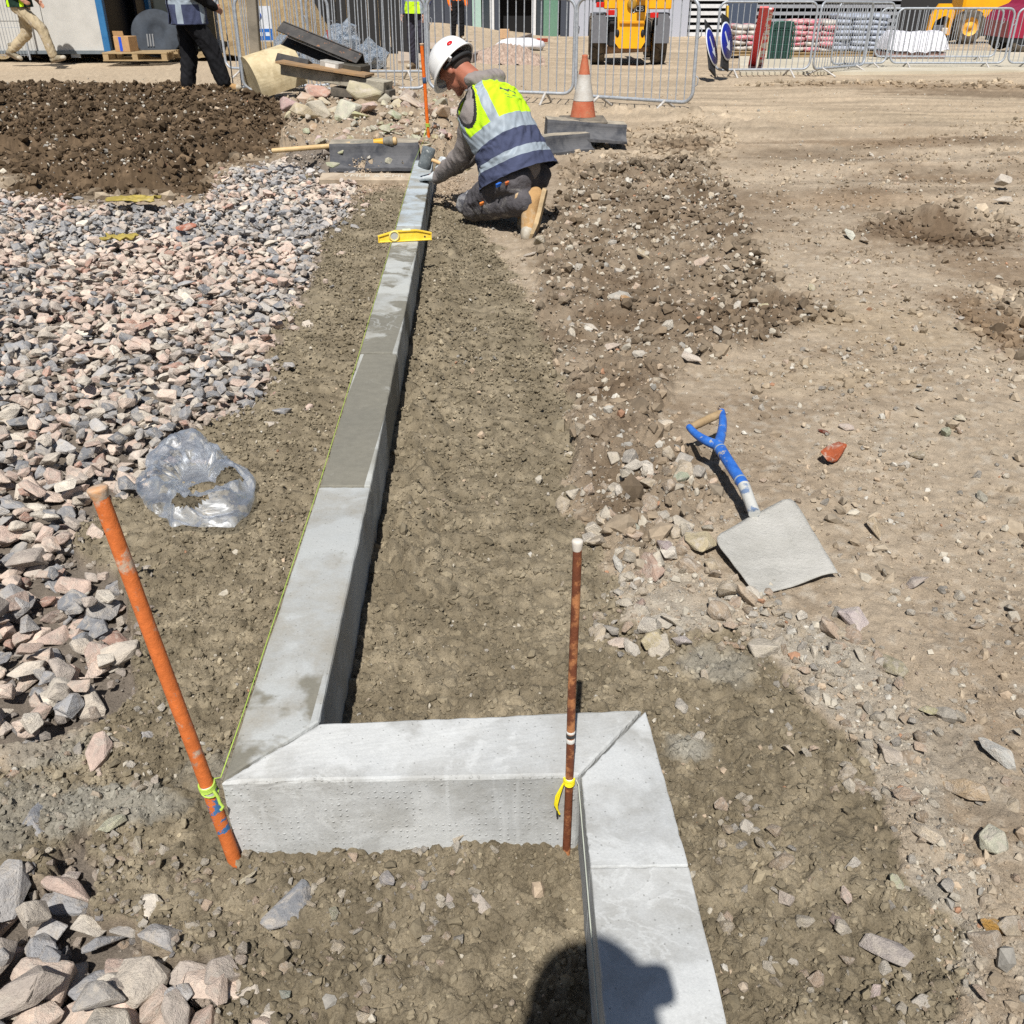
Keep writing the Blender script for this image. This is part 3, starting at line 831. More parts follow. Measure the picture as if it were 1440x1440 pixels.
rod(rodF_b, rodF_t, .0155, M_rod('far_orange_rod_paint', A(232,112,32,.95), A(200,130,80), None, .6), o_top, 'thin orange rod standing behind the mallet at the far end of the kerb', [(.55, .60, M_plain('blue_tape', A(60,90,130), .6))])

def wraps(center, axis, r, turns, sr, h):
    s, t_ = frame_of(axis); a = Vector(axis).normalized()
    pts = []
    for i in range(turns * 14 + 1):
        an = i / 14 * 2 * math.pi
        pts.append(Vector(center) + (s * math.cos(an) + t_ * math.sin(an)) * (r + sr * .8) + a * (h * (i / (turns * 14) - .5) + .004 * math.sin(an)))
    return pts
def on_rod(b, t, z): b, t = Vector(b), Vector(t); return b.lerp(t, (z - b.z) / (t.z - b.z))
a0 = on_rod(rodL_b, rodL_t, .172); axL = (rodL_t - rodL_b)
s_root = empty('string_line', a0)
m = MB()
p0 = a0 + Vector((.012, .006, .01)); p1 = Vector((-.737, 9.155, .20))
edge_pts = [p0, Vector((-.4885, 1.161, .1835))] + [Vector((kL(y) - .0012, y, .1825)) for y in np.linspace(1.3, 7.3, 40)] + [p1]
m.tube([p - a0 for p in edge_pts], .0010, 6)
m.build('line', lime, s_root)
m = MB(); m.tube([p - a0 for p in wraps(a0, axL, .0120, 4, .0016, .010)], .0019, 6)
m.tube([p - a0 for p in wraps(a0 - axL.normalized() * .012, axL + Vector((.25, 0, 0)), .0135, 1, .0014, .012)], .0015, 6)
m.build('knot', lime, s_root)
m = MB()
e = Vector((.020, -.012, -.028))
m.tube([(.012, -.008, -.004), (.019, -.012, -.014), e, e + Vector((.006, -.004, -.004)), e + Vector((.002, -.006, -.010))], .003, 6)
m.build('loose_end', lime, s_root)
m = MB(); fz = on_rod(rodF_b, rodF_t, .2)
m.tube([p - a0 for p in wraps(fz, (0, 0, 1), .0155, 4, .002, .03)], .003, 6)
m.tube([fz - a0, fz + Vector((-.03, -.05, -.08)) - a0, fz + Vector((-.045, -.06, -.2)) - a0], .003, 6)
m.build('knot', lime, s_root)
tag(s_root, 'taut lime green string stretched along the left edge of the long kerb row', 'string')
b0 = on_rod(rodR_b, rodR_t, .168); axR = rodR_t - rodR_b
s2 = empty('string_line', b0)
m = MB(); m.tube([p - b0 for p in wraps(b0, axR, .0070, 4, .002, .012)], .0022, 6); m.build('knot', yellow_s, s2)
m = MB()
for k in range(3):
    m.tube([(-.010, -.010, .002), (-.016 - .003 * k, -.013 - .002 * k, -.02), (-.020 - .002 * k, -.015, -.042), (-.019 + .002 * k, -.014, -.058 - .004 * k)], .0018, 6)
m.build('loose_end', yellow_s, s2)
m = MB(); m.tube([(-.0195, -.015, -.056), (-.019, -.014, -.072)], .0017, 6); m.build('burnt_tip', dark_tape, s2)
m = MB(); q1 = Vector((.1135, .30, .168))
m.tube([(.012, .0, 0)] + [Vector((.0155, -.012, 0)).lerp(q1 - b0, i / 12) for i in range(13)], .0011, 6); m.build('line', pale_s, s2)
tag(s2, 'yellow string knotted on the rusty rod and running along the near kerb', 'string')

# ------------------------------------------------------------------ shovel
def build_shovel():
    BL, BR, TL, TR = G(1065, 838, .012), G(1176, 801, .03), G(1001, 754, .045), G(1113, 694, .085)
    c0 = (BL + BR + TL + TR) / 4
    root = empty('shovel', (c0.x, c0.y, 0)); O = root.location
    n = 26; P = np.zeros((n, n, 3)); r = .2
    for j in range(n):
        v = j / (n - 1)
        w = 1.0
        if v > 1 - r: w = 1 - (1 - math.sqrt(max(0, 1 - ((v - (1 - r)) / r) ** 2))) * .22
        for i in range(n):
            u = i / (n - 1); uu = .5 + (u - .5) * w
            vv = v + (.06 * (1 - (2 * u - 1) ** 2) if v > .0 else 0) * v ** 6 * .5 - .035 * (abs(2 * u - 1) ** 6) * (1 - v) ** 8
            p = (BL * (1 - uu) + BR * uu) * (1 - vv) + (TL * (1 - uu) + TR * uu) * vv
            p = p - Vector((0, 0, .012 * (1 - (2 * uu - 1) ** 2) * (.4 + .6 * vv)))
            P[j, i] = p - O
            P[j, i, 2] += .0012 * math.sin(9 * u + 3 * v) + .0008 * math.sin(23 * v + 11 * u)
    t = NT('shovel_blade'); vv = t.coord()
    col = t.ramp(t.noise(vv, 12, 7, .7), [(.3, A(176,174,166)), (.65, A(198,196,189))])
    col = t.mix(t.ramp(t.noise(vv, 70, 6, .75), [(.6, (0, 0, 0)), (.66, (.6, .6, .6))]), col, A(150,146,134))
    t.color(col).set(.8, 0, .3).bump(t.math('ADD', t.noise(vv, 130, 6, .75), t.math('MULTIPLY', t.noise(vv, 26, 5, .7), 1.4)), .004, 1.0)
    me = grid_mesh('blade', P, t.m)
    b = link('blade', me, root); sd = b.modifiers.new('thick', 'SOLIDIFY'); sd.thickness = .0035; sd.offset = -1
    blue = M_worn('shovel_blue_paint', A(40,92,176,.9), A(58,118,204,.9), 30, .45, c3=A(176,172,160), c3scale=38, c3lo=.6)
    neck0 = G(1061, 722, .068); neck1 = G(1046, 683, .088); yoke = G(1008, 624, .105)
    m = MB(); m.tube([neck0 - O, neck0.lerp(neck1, .5) - O, neck1 - O], [.0165, .0165, .0175], 14); m.build('socket', M_worn('shovel_socket', A(206,206,200), A(120,140,170), 25, .6, lo=.55, hi=.62), root)
    m = MB(); m.tube([neck1.lerp(yoke, i / 8) - O for i in range(9)], [.0172] * 6 + [.0178, .018, .0175], 14); m.build('shaft', blue, root)
    d = (yoke - neck1).normalized()
    for q in (.12, .86):
        m = MB(); p = neck1.lerp(yoke, q); m.tube([p - d * .003 - O, p - O, p + d * .003 - O], [.0182, .0192, .0182], 14); m.build('collar', M_plain('collar', A(150,165,180), .5), root)
    gl, gr = G(970, 602, .108), G(1016, 580, .118)
    yk = empty('yoke', (0, 0, 0), parent=root)
    for gpt, nm in ((gl, -1), (gr, 1)):
        m = MB(); mid = yoke.lerp(gpt, .45) + (gpt - (gl + gr) / 2) * .35
        pts = []
        for i in range(11):
            s = i / 10
            pts.append((yoke - d * .01) * (1 - s) ** 2 + mid * 2 * s * (1 - s) + (gpt + d * .008) * s ** 2 - O)
        m.tube(pts, [.0168 - .006 * i / 10 for i in range(11)], 10); m.build('yoke_arm', blue, yk)
    m = MB(); m.tube([gl.lerp(gr, q) - O for q in (.04, .3, .7, .96)], [.0122, .0138, .0138, .0122], 14); m.build('wooden_grip', M_worn('wood_grip', A(190,164,124), A(160,134,98), 20, .6), root)
    tag(root, 'short square shovel with cement coated blade and blue handle lying on stones', 'shovel')
build_shovel()

# ------------------------------------------------------------------ clear plastic bag
def build_bag():
    c = G(280, 682); root = None
    nr, na = 44, 150; P = np.zeros((nr, na + 1, 3))
    out = [(200,700),(206,660),(222,628),(250,606),(272,606),(296,626),(318,640),(322,655),(348,662),(357,690),(354,712),(330,738),(296,741),(262,737),(240,742),(236,728),(210,716)]
    o = np.array([[*(G(a, b, .03) - c)][:2] for a, b in out])
    ang = np.arctan2(o[:, 1], o[:, 0]); rad = np.hypot(o[:, 0], o[:, 1]); idx = np.argsort(ang); ang = ang[idx]; rad = rad[idx]
    th = np.linspace(-math.pi, math.pi, na + 1)
    R = np.interp(th, np.concatenate([[ang[-1] - 2 * math.pi], ang, [ang[0] + 2 * math.pi]]), np.concatenate([[rad[-1]], rad, [rad[0]]]))
    rho = np.linspace(0, 1, nr)
    X = rho[:, None] * R[None, :] * np.cos(th)[None, :]; Y = rho[:, None] * R[None, :] * np.sin(th)[None, :]
    X[:, -1] = X[:, 0]; Y[:, -1] = Y[:, 0]
    base = .048 * np.clip(1 - np.abs(rho[:, None] - .66) / .36, 0, 1) ** .7 * (1 - .4 * sstep(.2, .4, Y))
    cr = np.abs(fbm(X * 7, Y * 7, 2, 401)); TH = np.arctan2(Y, X); RR = np.hypot(X, Y)
    cr2 = 1 - 2 * np.abs(vnoise(TH * 2.6 + 9 * RR, RR * 22 + 2.2 * np.sin(TH * 2), 402))
    Z = base * (.85 + .7 * cr) + .015 * cr2 * sstep(0, .3, base / .04) + .016 + .003 * fbm(X * 18, Y * 18, 2, 403)
    Z = np.maximum(Z, .006); Z[:, -1] = Z[:, 0]
    P = np.stack([X, Y, Z], -1)
    t = NT('clear_plastic'); v = t.coord()
    tr = t.n('BsdfTransparent', I={'Color': (.93, .95, .97, 1)})
    gl = t.n('BsdfGlossy', I={'Color': (.9, .93, .97, 1), 'Roughness': .38})
    df = t.n('BsdfTranslucent', I={'Color': (.78, .82, .86, 1)})
    dd = t.n('BsdfDiffuse', I={'Color': (.76, .80, .85, 1)})
    bp = t.n('Bump', I={'Strength': .8, 'Distance': .02}); t.l(t.noise(v, 8, 3, .5, 1.2), bp.inputs['Height'])
    for nd in (gl, dd): t.l(bp.outputs[0], nd.inputs['Normal'])
    m1 = t.n('MixShader'); t.l(t.ramp(t.noise(v, 9, 5, .65, .6), [(.36, (.10, .10, .10)), (.64, (.52, .52, .52))]), m1.inputs[0])
    m0 = t.n('MixShader', I={0: .5}); t.l(df.outputs[0], m0.inputs[1]); t.l(dd.outputs[0], m0.inputs[2])
    t.l(tr.outputs[0], m1.inputs[1]); t.l(m0.outputs[0], m1.inputs[2])
    fr = t.n('Fresnel', I={'IOR': 1.45}); t.l(bp.outputs[0], fr.inputs['Normal'])
    m2 = t.n('MixShader'); t.l(t.math('ADD', t.math('MULTIPLY', fr.outputs[0], .55), .02), m2.inputs[0]); t.l(m1.outputs[0], m2.inputs[1]); t.l(gl.outputs[0], m2.inputs[2])
    t.l(m2.outputs[0], t.out.inputs['Surface'])
    me = grid_mesh('plastic_bag', P, t.m)
    bm = bmesh.new(); bm.from_mesh(me)
    h1 = G(300, 684, .03) - c; h2 = G(272, 718, .03) - c
    kill = []
    for f in bm.faces:
        p = f.calc_center_median()
        w = .012 * math.sin(60 * p.x) + .01 * math.sin(75 * p.y)
        if ((p.x - h1.x) / .085) ** 2 + ((p.y - h1.y) / .06) ** 2 < 1 + w * 20 or ((p.x - h2.x) / .05) ** 2 + ((p.y - h2.y) / .038) ** 2 < 1 + w * 20: kill.append(f)
    bmesh.ops.delete(bm, geom=kill, context='FACES'); bmesh.ops.remove_doubles(bm, verts=bm.verts, dist=1e-5)
    bm.to_mesh(me); bm.free()
    tag(link('plastic_bag', me, None, c), 'crumpled clear plastic bag torn open on the soil beside the stones', 'plastic bag')
    # the soil that spilled into the bag
    g = MB(); 
    rr = random.Random(4)
build_bag()

# ------------------------------------------------------------------ spirit level
def build_level():
    a, b = G(532, 341, .183), G(607, 337, .183)
    mid = (a + b) / 2; L = (b - a).length
    root = empty('spirit_level', mid, (0, 0, math.atan2(b.y - a.y, b.x - a.x)))
    ye = M_worn('level_yellow', A(240,200,50,.95), A(250,214,80,.95), 30, .45)
    h = L / 2
    m = MB(); top = [(-h, .030), (-.05, .052), (.06, .052), (.09, .046), (h, .034)]
    m.prism([(-h, 0), (h, 0)] + list(reversed(top)), -.005, .005)
    m.box((0, 0, .003), (2 * h, .022, .006), 0, bev=.001)
    for (x0, z0), (x1, z1) in zip(top[:-1], top[1:]):
        l_ = math.hypot(x1 - x0, z1 - z0)
        m.box(((x0 + x1) / 2, 0, (z0 + z1) / 2), (l_ + .001, .0225, .005), 0, rot=(0, -math.atan2(z1 - z0, x1 - x0), 0))
    for x in (-h + .003, h - .003): m.box((x, 0, .015), (.005, .021, .03))
    m.build('body', ye, root)
    rg = MB(); ring = [(-.055 + .023 * math.cos(i / 20 * 2 * math.pi), -.011, .030 + .023 * math.sin(i / 20 * 2 * math.pi)) for i in range(20)]
    rg.tube(ring, .0045, 8, closed=True); rg.build('vial_ring', M_plain('level_ring', A(246,226,130), .4), root)
    v = MB(); v.tube([(-.055, -.0115, .030), (-.055, -.0065, .030)], .019, 16); v.build('plumb_vial', M_plain('vial_grey', A(196,196,186), .2), root)
    v = MB(); v.tube([(-.012, 0, .054), (.030, 0, .054)], .008, 12); v.build('bubble_vial', M_plain('vial_green', A(214,222,190), .15), root)
    v = MB(); v.tube([(h - .035, -.0056, .018), (h - .035, -.0045, .018)], .005, 12); v.build('hanging_hole_shade', dark_tape, root)  # dark disc paints the shade of a hole; the body is not pierced
    tag(root, 'small yellow spirit level laid across the kerb row', 'spirit level')
build_level()

# ------------------------------------------------------------------ people
def hull_prims(prims):
    """closed overlapping lumps: ('c', p0, r0, p1, r1) tapered limbs, ('e', centre, radii, 3x3) ellipsoids"""
    V = []; F = []
    for pr in prims:
        bm = bmesh.new()
        if pr[0] == 'c':
            for p, r in ((pr[1], pr[2]), (pr[3], pr[4])):
                s = bmesh.ops.create_icosphere(bm, subdivisions=2, radius=r)
                for v in s['verts']: v.co += Vector(p)
            bmesh.ops.convex_hull(bm, input=list(bm.verts))
            bmesh.ops.delete(bm, geom=[v for v in bm.verts if not v.link_faces], context='VERTS')
            bmesh.ops.triangulate(bm, faces=bm.faces)
        else:
            bmesh.ops.create_icosphere(bm, subdivisions=3, radius=1)
            R = pr[3] if len(pr) > 3 and pr[3] is not None else Matrix.Identity(3)
            for v in bm.verts: v.co = Vector(pr[1]) + R @ Vector((v.co.x * pr[2][0], v.co.y * pr[2][1], v.co.z * pr[2][2]))
        bm.verts.index_update(); o = len(V)
        V += [tuple(v.co) for v in bm.verts]; F += [tuple(v.index + o for v in f.verts) for f in bm.faces]
        bm.free()
    me = bpy.data.meshes.new('lump'); me.from_pydata(V, [], F); me.update()
    return me

def blob(name, prims, mat, parent=None, voxel=.012, smooth=6, folds=0.0, fs=(9, 9), seed=0):
    me0 = hull_prims(prims)
    tmp = bpy.data.objects.new('tmp', me0); COL.objects.link(tmp)
    rm = tmp.modifiers.new('r', 'REMESH'); rm.mode = 'VOXEL'; rm.voxel_size = voxel; rm.use_smooth_shade = True
    sm = tmp.modifiers.new('s', 'SMOOTH'); sm.factor = .5; sm.iterations = smooth
    dg = bpy.context.evaluated_depsgraph_get(); dg.update()
    me = bpy.data.meshes.new_from_object(tmp.evaluated_get(dg))
    bpy.data.objects.remove(tmp); bpy.data.meshes.remove(me0)
    if folds:
        n = len(me.vertices); co = np.zeros(n * 3, np.float32); me.vertices.foreach_get('co', co); co = co.reshape(-1, 3)
        no = np.zeros(n * 3, np.float32); me.vertices.foreach_get('normal', no); no = no.reshape(-1, 3)
        a, b = fs
        w = 1 - 2 * np.abs(vnoise(co[:, 0] * a + co[:, 2] * a * .7 + co[:, 1] * 2, co[:, 1] * b + co[:, 2] * b * .5, seed))
        w2 = vnoise(co[:, 0] * 31 + co[:, 2] * 17, co[:, 1] * 29 - co[:, 2] * 13, seed + 1)
        co = co + no * (folds * (w * .8 + w2 * .35))[:, None]
        me.vertices.foreach_set('co', co.reshape(-1)); me.update()
    for p in me.polygons: p.use_smooth = True
    me.materials.clear(); me.materials.append(mat); me.name = name
    return link(name, me, parent)

def M_cloth(name, c, var=.18, scale=9, dust=None, dlo=.56, weave=.0012, rough=.9):
    t = NT(name); v = t.coord()
    col = t.ramp(t.noise(v, scale, 5), [(.3, tuple(x * (1 - var) for x in c)), (.7, tuple(min(1, x * (1 + var)) for x in c))])
    if dust is not None: col = t.mix(t.ramp(t.noise(v, 7, 7, .7, .5), [(dlo, (0, 0, 0)), (dlo + .14, (.85, .85, .85))]), col, dust)
    t.color(col).set(rough, 0, .2)
    t.bump(t.math('ADD', t.noise(v, 30, 5, .6), t.math('MULTIPLY', t.noise(v, 300, 2), .25)), weave * 6, .6)
    return t.m

SKIN = M_plain('skin', A(206,150,124), .55, 0, .1, 25)
SKIN_RED = M_plain('tanned_skin', A(178,112,88), .55, 0, .12, 25)
HAIR = M_plain('short_dark_hair', (.035, .025, .02), .8)
BOOT_TAN = M_cloth('tan_boot_leather', A(190,152,104), .16, 14, A(206,192,166), .52)
BOOT_SOLE = M_worn('boot_sole', A(210,182,138), A(170,148,114), 18, .9)
BOOT_GREY = M_cloth('grey_shoe', A(150,140,120), .15, 14, A(196,180,150), .5)
SOLE_DK = M_plain('dark_sole', A(110,92,70), .8)
REFL = M_plain('reflective_tape', A(160,172,182), .6, .0, .1, 20)
HIVIS = M_cloth('hivis_yellow', (.50,.80,.02), .05, 8)
HIVIS_O = M_cloth('hivis_orange', A(245,120,30,.95), .06, 8)
NAVY = M_cloth('navy_cloth', A(74,80,106), .2, 8, A(104,106,122), .62)
BLACKC = M_cloth('black_cloth', (.012, .012, .014), .3, 8)
TRIM = M_plain('black_trim', (.015, .015, .016), .8)

M_SCUFF = M_worn('scuffed_toe', A(206,200,186), A(170,156,132), 20, .8)

def hand_prims(wrist, tip, back, k=1.0, curl=.35, thumb=1, grow=0.0):
    """palm and five separate fingers; back = direction of the back of the hand"""
    w, t_ = Vector(wrist), Vector(tip)
    f = (t_ - w).normalized(); b = Vector(back); b = (b - f * b.dot(f)).normalized(); s = f.cross(b).normalized() * thumb
    palm = .095 * k
    pr = [('c', w, .024 * k + grow, w + f * palm * .5, .030 * k + grow)]
    for i, (off, ln) in enumerate(((.030, .070), (.010, .080), (-.010, .075), (-.029, .058))):
        root = w + f * palm * .92 + s * off * k
        d1 = (f - b * curl * .5).normalized(); d2 = (f - b * curl * 1.6).normalized()
        m_ = root + d1 * ln * .5 * k; e = m_ + d2 * ln * .5 * k
        pr += [('c', w + f * palm * .35 + s * off * .7 * k, .016 * k + grow, root, .011 * k + grow), ('c', root, .0098 * k + grow, m_, .009 * k + grow), ('c', m_, .009 * k + grow, e, .0078 * k + grow)]
    r = w + f * palm * .30 + s * .026 * k; m_ = r + (f * .6 + s * .75 - b * .25).normalized() * .040 * k
    pr += [('c', r, .015 * k + grow, m_, .0115 * k + grow), ('c', m_, .0115 * k + grow, m_ + (f * .9 + s * .3 - b * .35).normalized() * .034 * k, .009 * k + grow)]
    return pr

def head_prims(h, fwd, up, k=1.0):
    f = Vector(fwd).normalized(); u = (Vector(up) - f * Vector(up).dot(f)).normalized(); s = f.cross(u)
    R = Matrix((s, f, u)).transposed()
    q = lambda x, y, z: Vector(h) + (s * x + f * y + u * z) * k
    pr = [('e', q(0, -.005, .02), (.077 * k, .095 * k, .098 * k), R), ('e', q(0, .035, -.055), (.056 * k, .058 * k, .062 * k), R),
          ('c', q(0, .088, .005), .010 * k, q(0, .108, -.028), .015 * k), ('e', q(0, .082, -.068), (.026 * k, .014 * k, .010 * k), R),
          ('e', q(0, .080, -.098), (.026 * k, .022 * k, .018 * k), R), ('c', q(-.045, .078, .022), .013 * k, q(.045, .078, .022), .013 * k)]
    for x in (-1, 1): pr.append(('e', q(.080 * x, -.008, -.012), (.012 * k, .022 * k, .034 * k), R))
    return pr, q, R

def boot(name, ankle, toe, up, parent, leather, sole, k=1.0, shaft=.075):
    """ankle joint and tip of toe; up = towards the shin"""
    a, t_ = Vector(ankle), Vector(toe)
    u = Vector(up).normalized(); f = (t_ - a); f = (f - u * f.dot(u)).normalized(); s = f.cross(u).normalized()
    R = Matrix((f, s, u)).transposed()
    L = .29 * k; h = .095 * k
    q = lambda x, y, z: a + f * x * k + s * y * k + u * z * k - u * 0
    pr = [('e', q(-.035, 0, -.05), (.055 * k, .043 * k, .045 * k), R), ('c', q(-.01, 0, -.03), .050 * k, q(-.02, 0, shaft), .056 * k), ('c', q(.0, 0, -.035), .054 * k, q(.13, .004, -.055), .046 * k),
          ('e', q(.145, .004, -.058), (.062 * k, .050 * k, .040 * k), R)]
    b = blob(name, pr, leather, parent, .009 * k, 3)
    m = MB(); out = []
    for x, y in ((-.085, -.022), (-.07, -.036), (-.02, -.036), (.05, -.034), (.11, -.046), (.165, -.044), (.198, -.022), (.206, .0), (.198, .024), (.165, .048), (.11, .05), (.05, .036), (-.02, .037), (-.07, .036), (-.085, .022)): out.append((x, y))
    n = len(out); vs_ = [q(x * .97, y * .94, -.106 + .02 * max(0, x - .12) / .08) for x, y in out] + [q(x * 1.01, y * 1.06, -.084 + .012 * max(0, x - .12) / .08) for x, y in out]
    m.add(vs_, [tuple(range(n)), tuple(reversed(range(n, 2 * n)))] + [(i, i + n, (i + 1) % n + n, (i + 1) % n) for i in range(n)])
    m.build('sole', sole, b)
    cap = blob('toe_cap', [('e', q(.152, .004, -.057), (.062 * k, .0515 * k, .042 * k), R)], M_SCUFF, b, .008 * k, 1)
    cb_ = MB(); cb_.lathe([(.060 * k, 0), (.064 * k, .012 * k), (.060 * k, .024 * k)], 20, M=Matrix.Translation(q(-.02, 0, shaft - .007)) @ R.to_4x4()); cb_.build('collar', leather, b)
    l = MB()
    for i in range(5):
        x = .03 + i * .018
        l.tube([q(x, -.026, .005 - i * .013), q(x + .004, 0, .016 - i * .0135), q(x, .026, .005 - i * .013)], .0035 * k, 6)
    l.build('laces', TRIM, b)
    return b

def hard_hat(h, q, R, parent, mat, k=1.0, badge=None):
    """dome, brim and peak in the head's own axes (x side, y forward, z up)"""
    T = Matrix.Translation(Vector(h)) @ R.to_4x4() @ Matrix.Diagonal((k, k, k, 1))
    seg, rings = 40, 14
    P = []
    for j in range(rings + 1):
        a = j / rings * math.pi / 2
        row = []
        for i in range(seg):
            th = i / seg * 2 * math.pi
            x = math.cos(th) * math.cos(a) * .118; y = math.sin(th) * math.cos(a) * .138 - .005; z = .035 + math.sin(a) * .125
            rid = math.exp(-(x / .018) ** 2) * .005 * (1 if j > 2 else 0) + math.exp(-((abs(x) - .05) / .012) ** 2) * .0025 * (1 if j > 2 else 0)
            row.append((x, y, z + rid))
        P.append(row)
    m = MB(); vs_ = [p for r in P for p in r]
    fs = [(j * seg + i, j * seg + (i + 1) % seg, (j + 1) * seg + (i + 1) % seg, (j + 1) * seg + i) for j in range(rings) for i in range(seg)]
    m.add(vs_, fs, 0, True, T)
    brim = []
    for j, (ex, dz) in enumerate(((0, .0), (.006, -.012), (.012, -.022), (.010, -.026), (.002, -.024))):
        for i in range(seg):
            th = i / seg * 2 * math.pi
            pk = max(0, math.sin(th)) ** 3
            e = ex * (1 + 2.6 * pk)
            brim.append((math.cos(th) * (.118 + e), math.sin(th) * (.138 + e) - .005, .035 + dz * (1 + .3 * pk)))
    fs = [(j * seg + (i + 1) % seg, j * seg + i, (j + 1) * seg + i, (j + 1) * seg + (i + 1) % seg) for j in range(4) for i in range(seg)]
    m.add(brim, fs, 0, True, T)
    o = m.build('hard_hat', mat, parent)
    s = MB(); s.tube([(T @ Vector((.098 * math.cos(a), -.112 * math.sin(a) - .0, .005 - .018 * math.sin(a)))) for a in [i / 12 * math.pi for i in range(13)]], .011 * k, 8)
    s.build('head_band', TRIM, o)
    s = MB(); s.box((0, 0, 0), (.045 * k, .012 * k, .018 * k), 0, Matrix.Translation(T @ Vector((-.098, -.062, .004))) @ R.to_4x4() @ Matrix.Rotation(1.0, 4, 'Z'), .002); s.build('strap_clip', M_plain('clip_white', A(230,230,228), .5), o)
    if badge:
        th, a = badge
        x = math.cos(th) * math.cos(a) * .1195; y = math.sin(th) * math.cos(a) * .1395 - .005; z = .036 + math.sin(a) * .1265
        nrm = Vector((x / .118 ** 2, y / .138 ** 2, (z - .035) / .125 ** 2)).normalized()
        b = MB(); M2 = T @ Matrix.Translation((x, y, z)) @ nrm.to_track_quat('Z', 'Y').to_matrix().to_4x4()
        b.lathe([(.014, -.001), (.014, .0016), (.0001, .0022)], 18, M=M2, sx=1.25, sy=.8); b.build('round_sticker', M_plain('sticker_red', A(214,20,34), .4), o)
    return o

def vest(parent, spine, halfw, halfd, L, mats, bands, rows=170, cols=240, straps=True, grow=.012, arm=(.62, .93), armw=.62, folds=.006, seed=3, name='vest', front_open=True, marks=False, aoff=0.0):
    """lofted waistcoat round a spine (list of points, hem to neck). mats: upper, lower, tape, trim"""
    spine = [Vector(p) for p in spine]; n = len(spine); Lv = Vector(L).normalized()
    def cr(arr, t):
        x = t * (len(arr) - 1); i = min(int(x), len(arr) - 2); f = x - i
        f2 = f * f * (3 - 2 * f) * .5 + f * .5
        return arr[i] * (1 - f2) + arr[i + 1] * f2
    V = []; 
    for j in range(rows + 1):
        s = j / rows; p = cr(spine, s); d = (cr(spine, min(1, s + .04)) - cr(spine, max(0, s - .04))).normalized()
        side = (Lv - d * Lv.dot(d)).normalized(); fr = side.cross(d).normalized()     # fr points to the wearer's front or back, fixed by the caller's L
        a = cr(halfw, s) + grow; b = cr(halfd, s) + grow
        for i in range(cols):
            th = i / cols * 2 * math.pi
            c_, s_ = math.cos(th), math.sin(th)
            r = 1.0
            ex = 2.6
            rr = (abs(c_) ** ex + abs(s_) ** ex) ** (-1 / ex)
            nz = float(0)
            V.append(p + side * a * c_ * rr + fr * b * s_ * rr)
    V = np.array([tuple(v) for v in V])
    th = np.tile(np.arange(cols) / cols * 2 * np.pi, rows + 1); sv = np.repeat(np.arange(rows + 1) / rows, cols)
    cen = np.array([tuple(cr(spine, j / rows)) for j in range(rows + 1)]).repeat(cols, 0)
    out = V - cen; out /= np.linalg.norm(out, axis=1)[:, None] + 1e-9
    cx, cy = np.cos(th), np.sin(th)
    w = 1 - 2 * np.abs(vnoise(cx * 2.2 + sv * 3.5, cy * 2.2 + sv * 5, seed)); w2 = vnoise(cx * 6 + sv * 9, cy * 6 - sv * 11, seed + 2); w3 = 1 - 2 * np.abs(vnoise(cx * 1.4 + sv * 9 + 4, cy * 1.4 - sv * 2, seed + 5))
    V = V + out * (folds * (w * .9 + w2 * .6 + w3 * .6))[:, None]
    m = MB(); fs = []; mi = []
    V = [tuple(v) for v in V]; m.v = V
    for j in range(rows):
        s = (j + .5) / rows
        for i in range(cols):
            t_ = (i + .5) / cols * 2 * math.pi
            dside = abs(math.cos(t_)) ; ang = t_
            # arm holes round the two sides
            hole = False; trim = False
            for c0 in (aoff, math.pi - aoff):
                da = (ang - c0 + math.pi) % (2 * math.pi) - math.pi
                e = (da / armw) ** 2 + ((s - (arm[0] + arm[1]) / 2) / ((arm[1] - arm[0]) / 2)) ** 2
                if e < 1: hole = True
                elif e < 1.28: trim = True
            if hole: continue
            back = -math.sin(t_)                  # +1 at the wearer's back
            if front_open and back < -.985: continue
            if trim or (front_open and back < -.965) or j == 0: k = 3
            else:
                k = 1 if s < bands['split'] else 0
                for b0, b1 in bands['rings']:
                    if b0 <= s < b1: k = 2
                if marks and s > bands['split']:
                    db = (ang - 1.5 * math.pi + math.pi) % (2 * math.pi) - math.pi
                    tri = abs((db * 3.2) % 1.0 - .5) * 2
                    if abs(db - .05) < .34 and abs(s - .70 - .03 * tri) < .013: k = 4
                    if abs(db - .05) < .30 and (abs(s - .645) < .006 or abs(s - .62) < .004) and _hash(np.array([i // 2]), np.array([j // 3]), 5)[0] > .35: k = 4
                if straps and s > bands['split']:
                    for c0 in (.62, math.pi - .62, -.62, math.pi + .62):
                        da = (ang - c0 + math.pi) % (2 * math.pi) - math.pi
                        if abs(da + (.0 if back < 0 else 0)) < .15 - .02 * s: k = 2
            m.f.append((j * cols + i, j * cols + (i + 1) % cols, (j + 1) * cols + (i + 1) % cols, (j + 1) * cols + i)); m.m.append(k); m.s.append(True)
    o = m.build(name, mats, parent)
    sd = o.modifiers.new('thick', 'SOLIDIFY'); sd.thickness = .004; sd.offset = 1
    return o

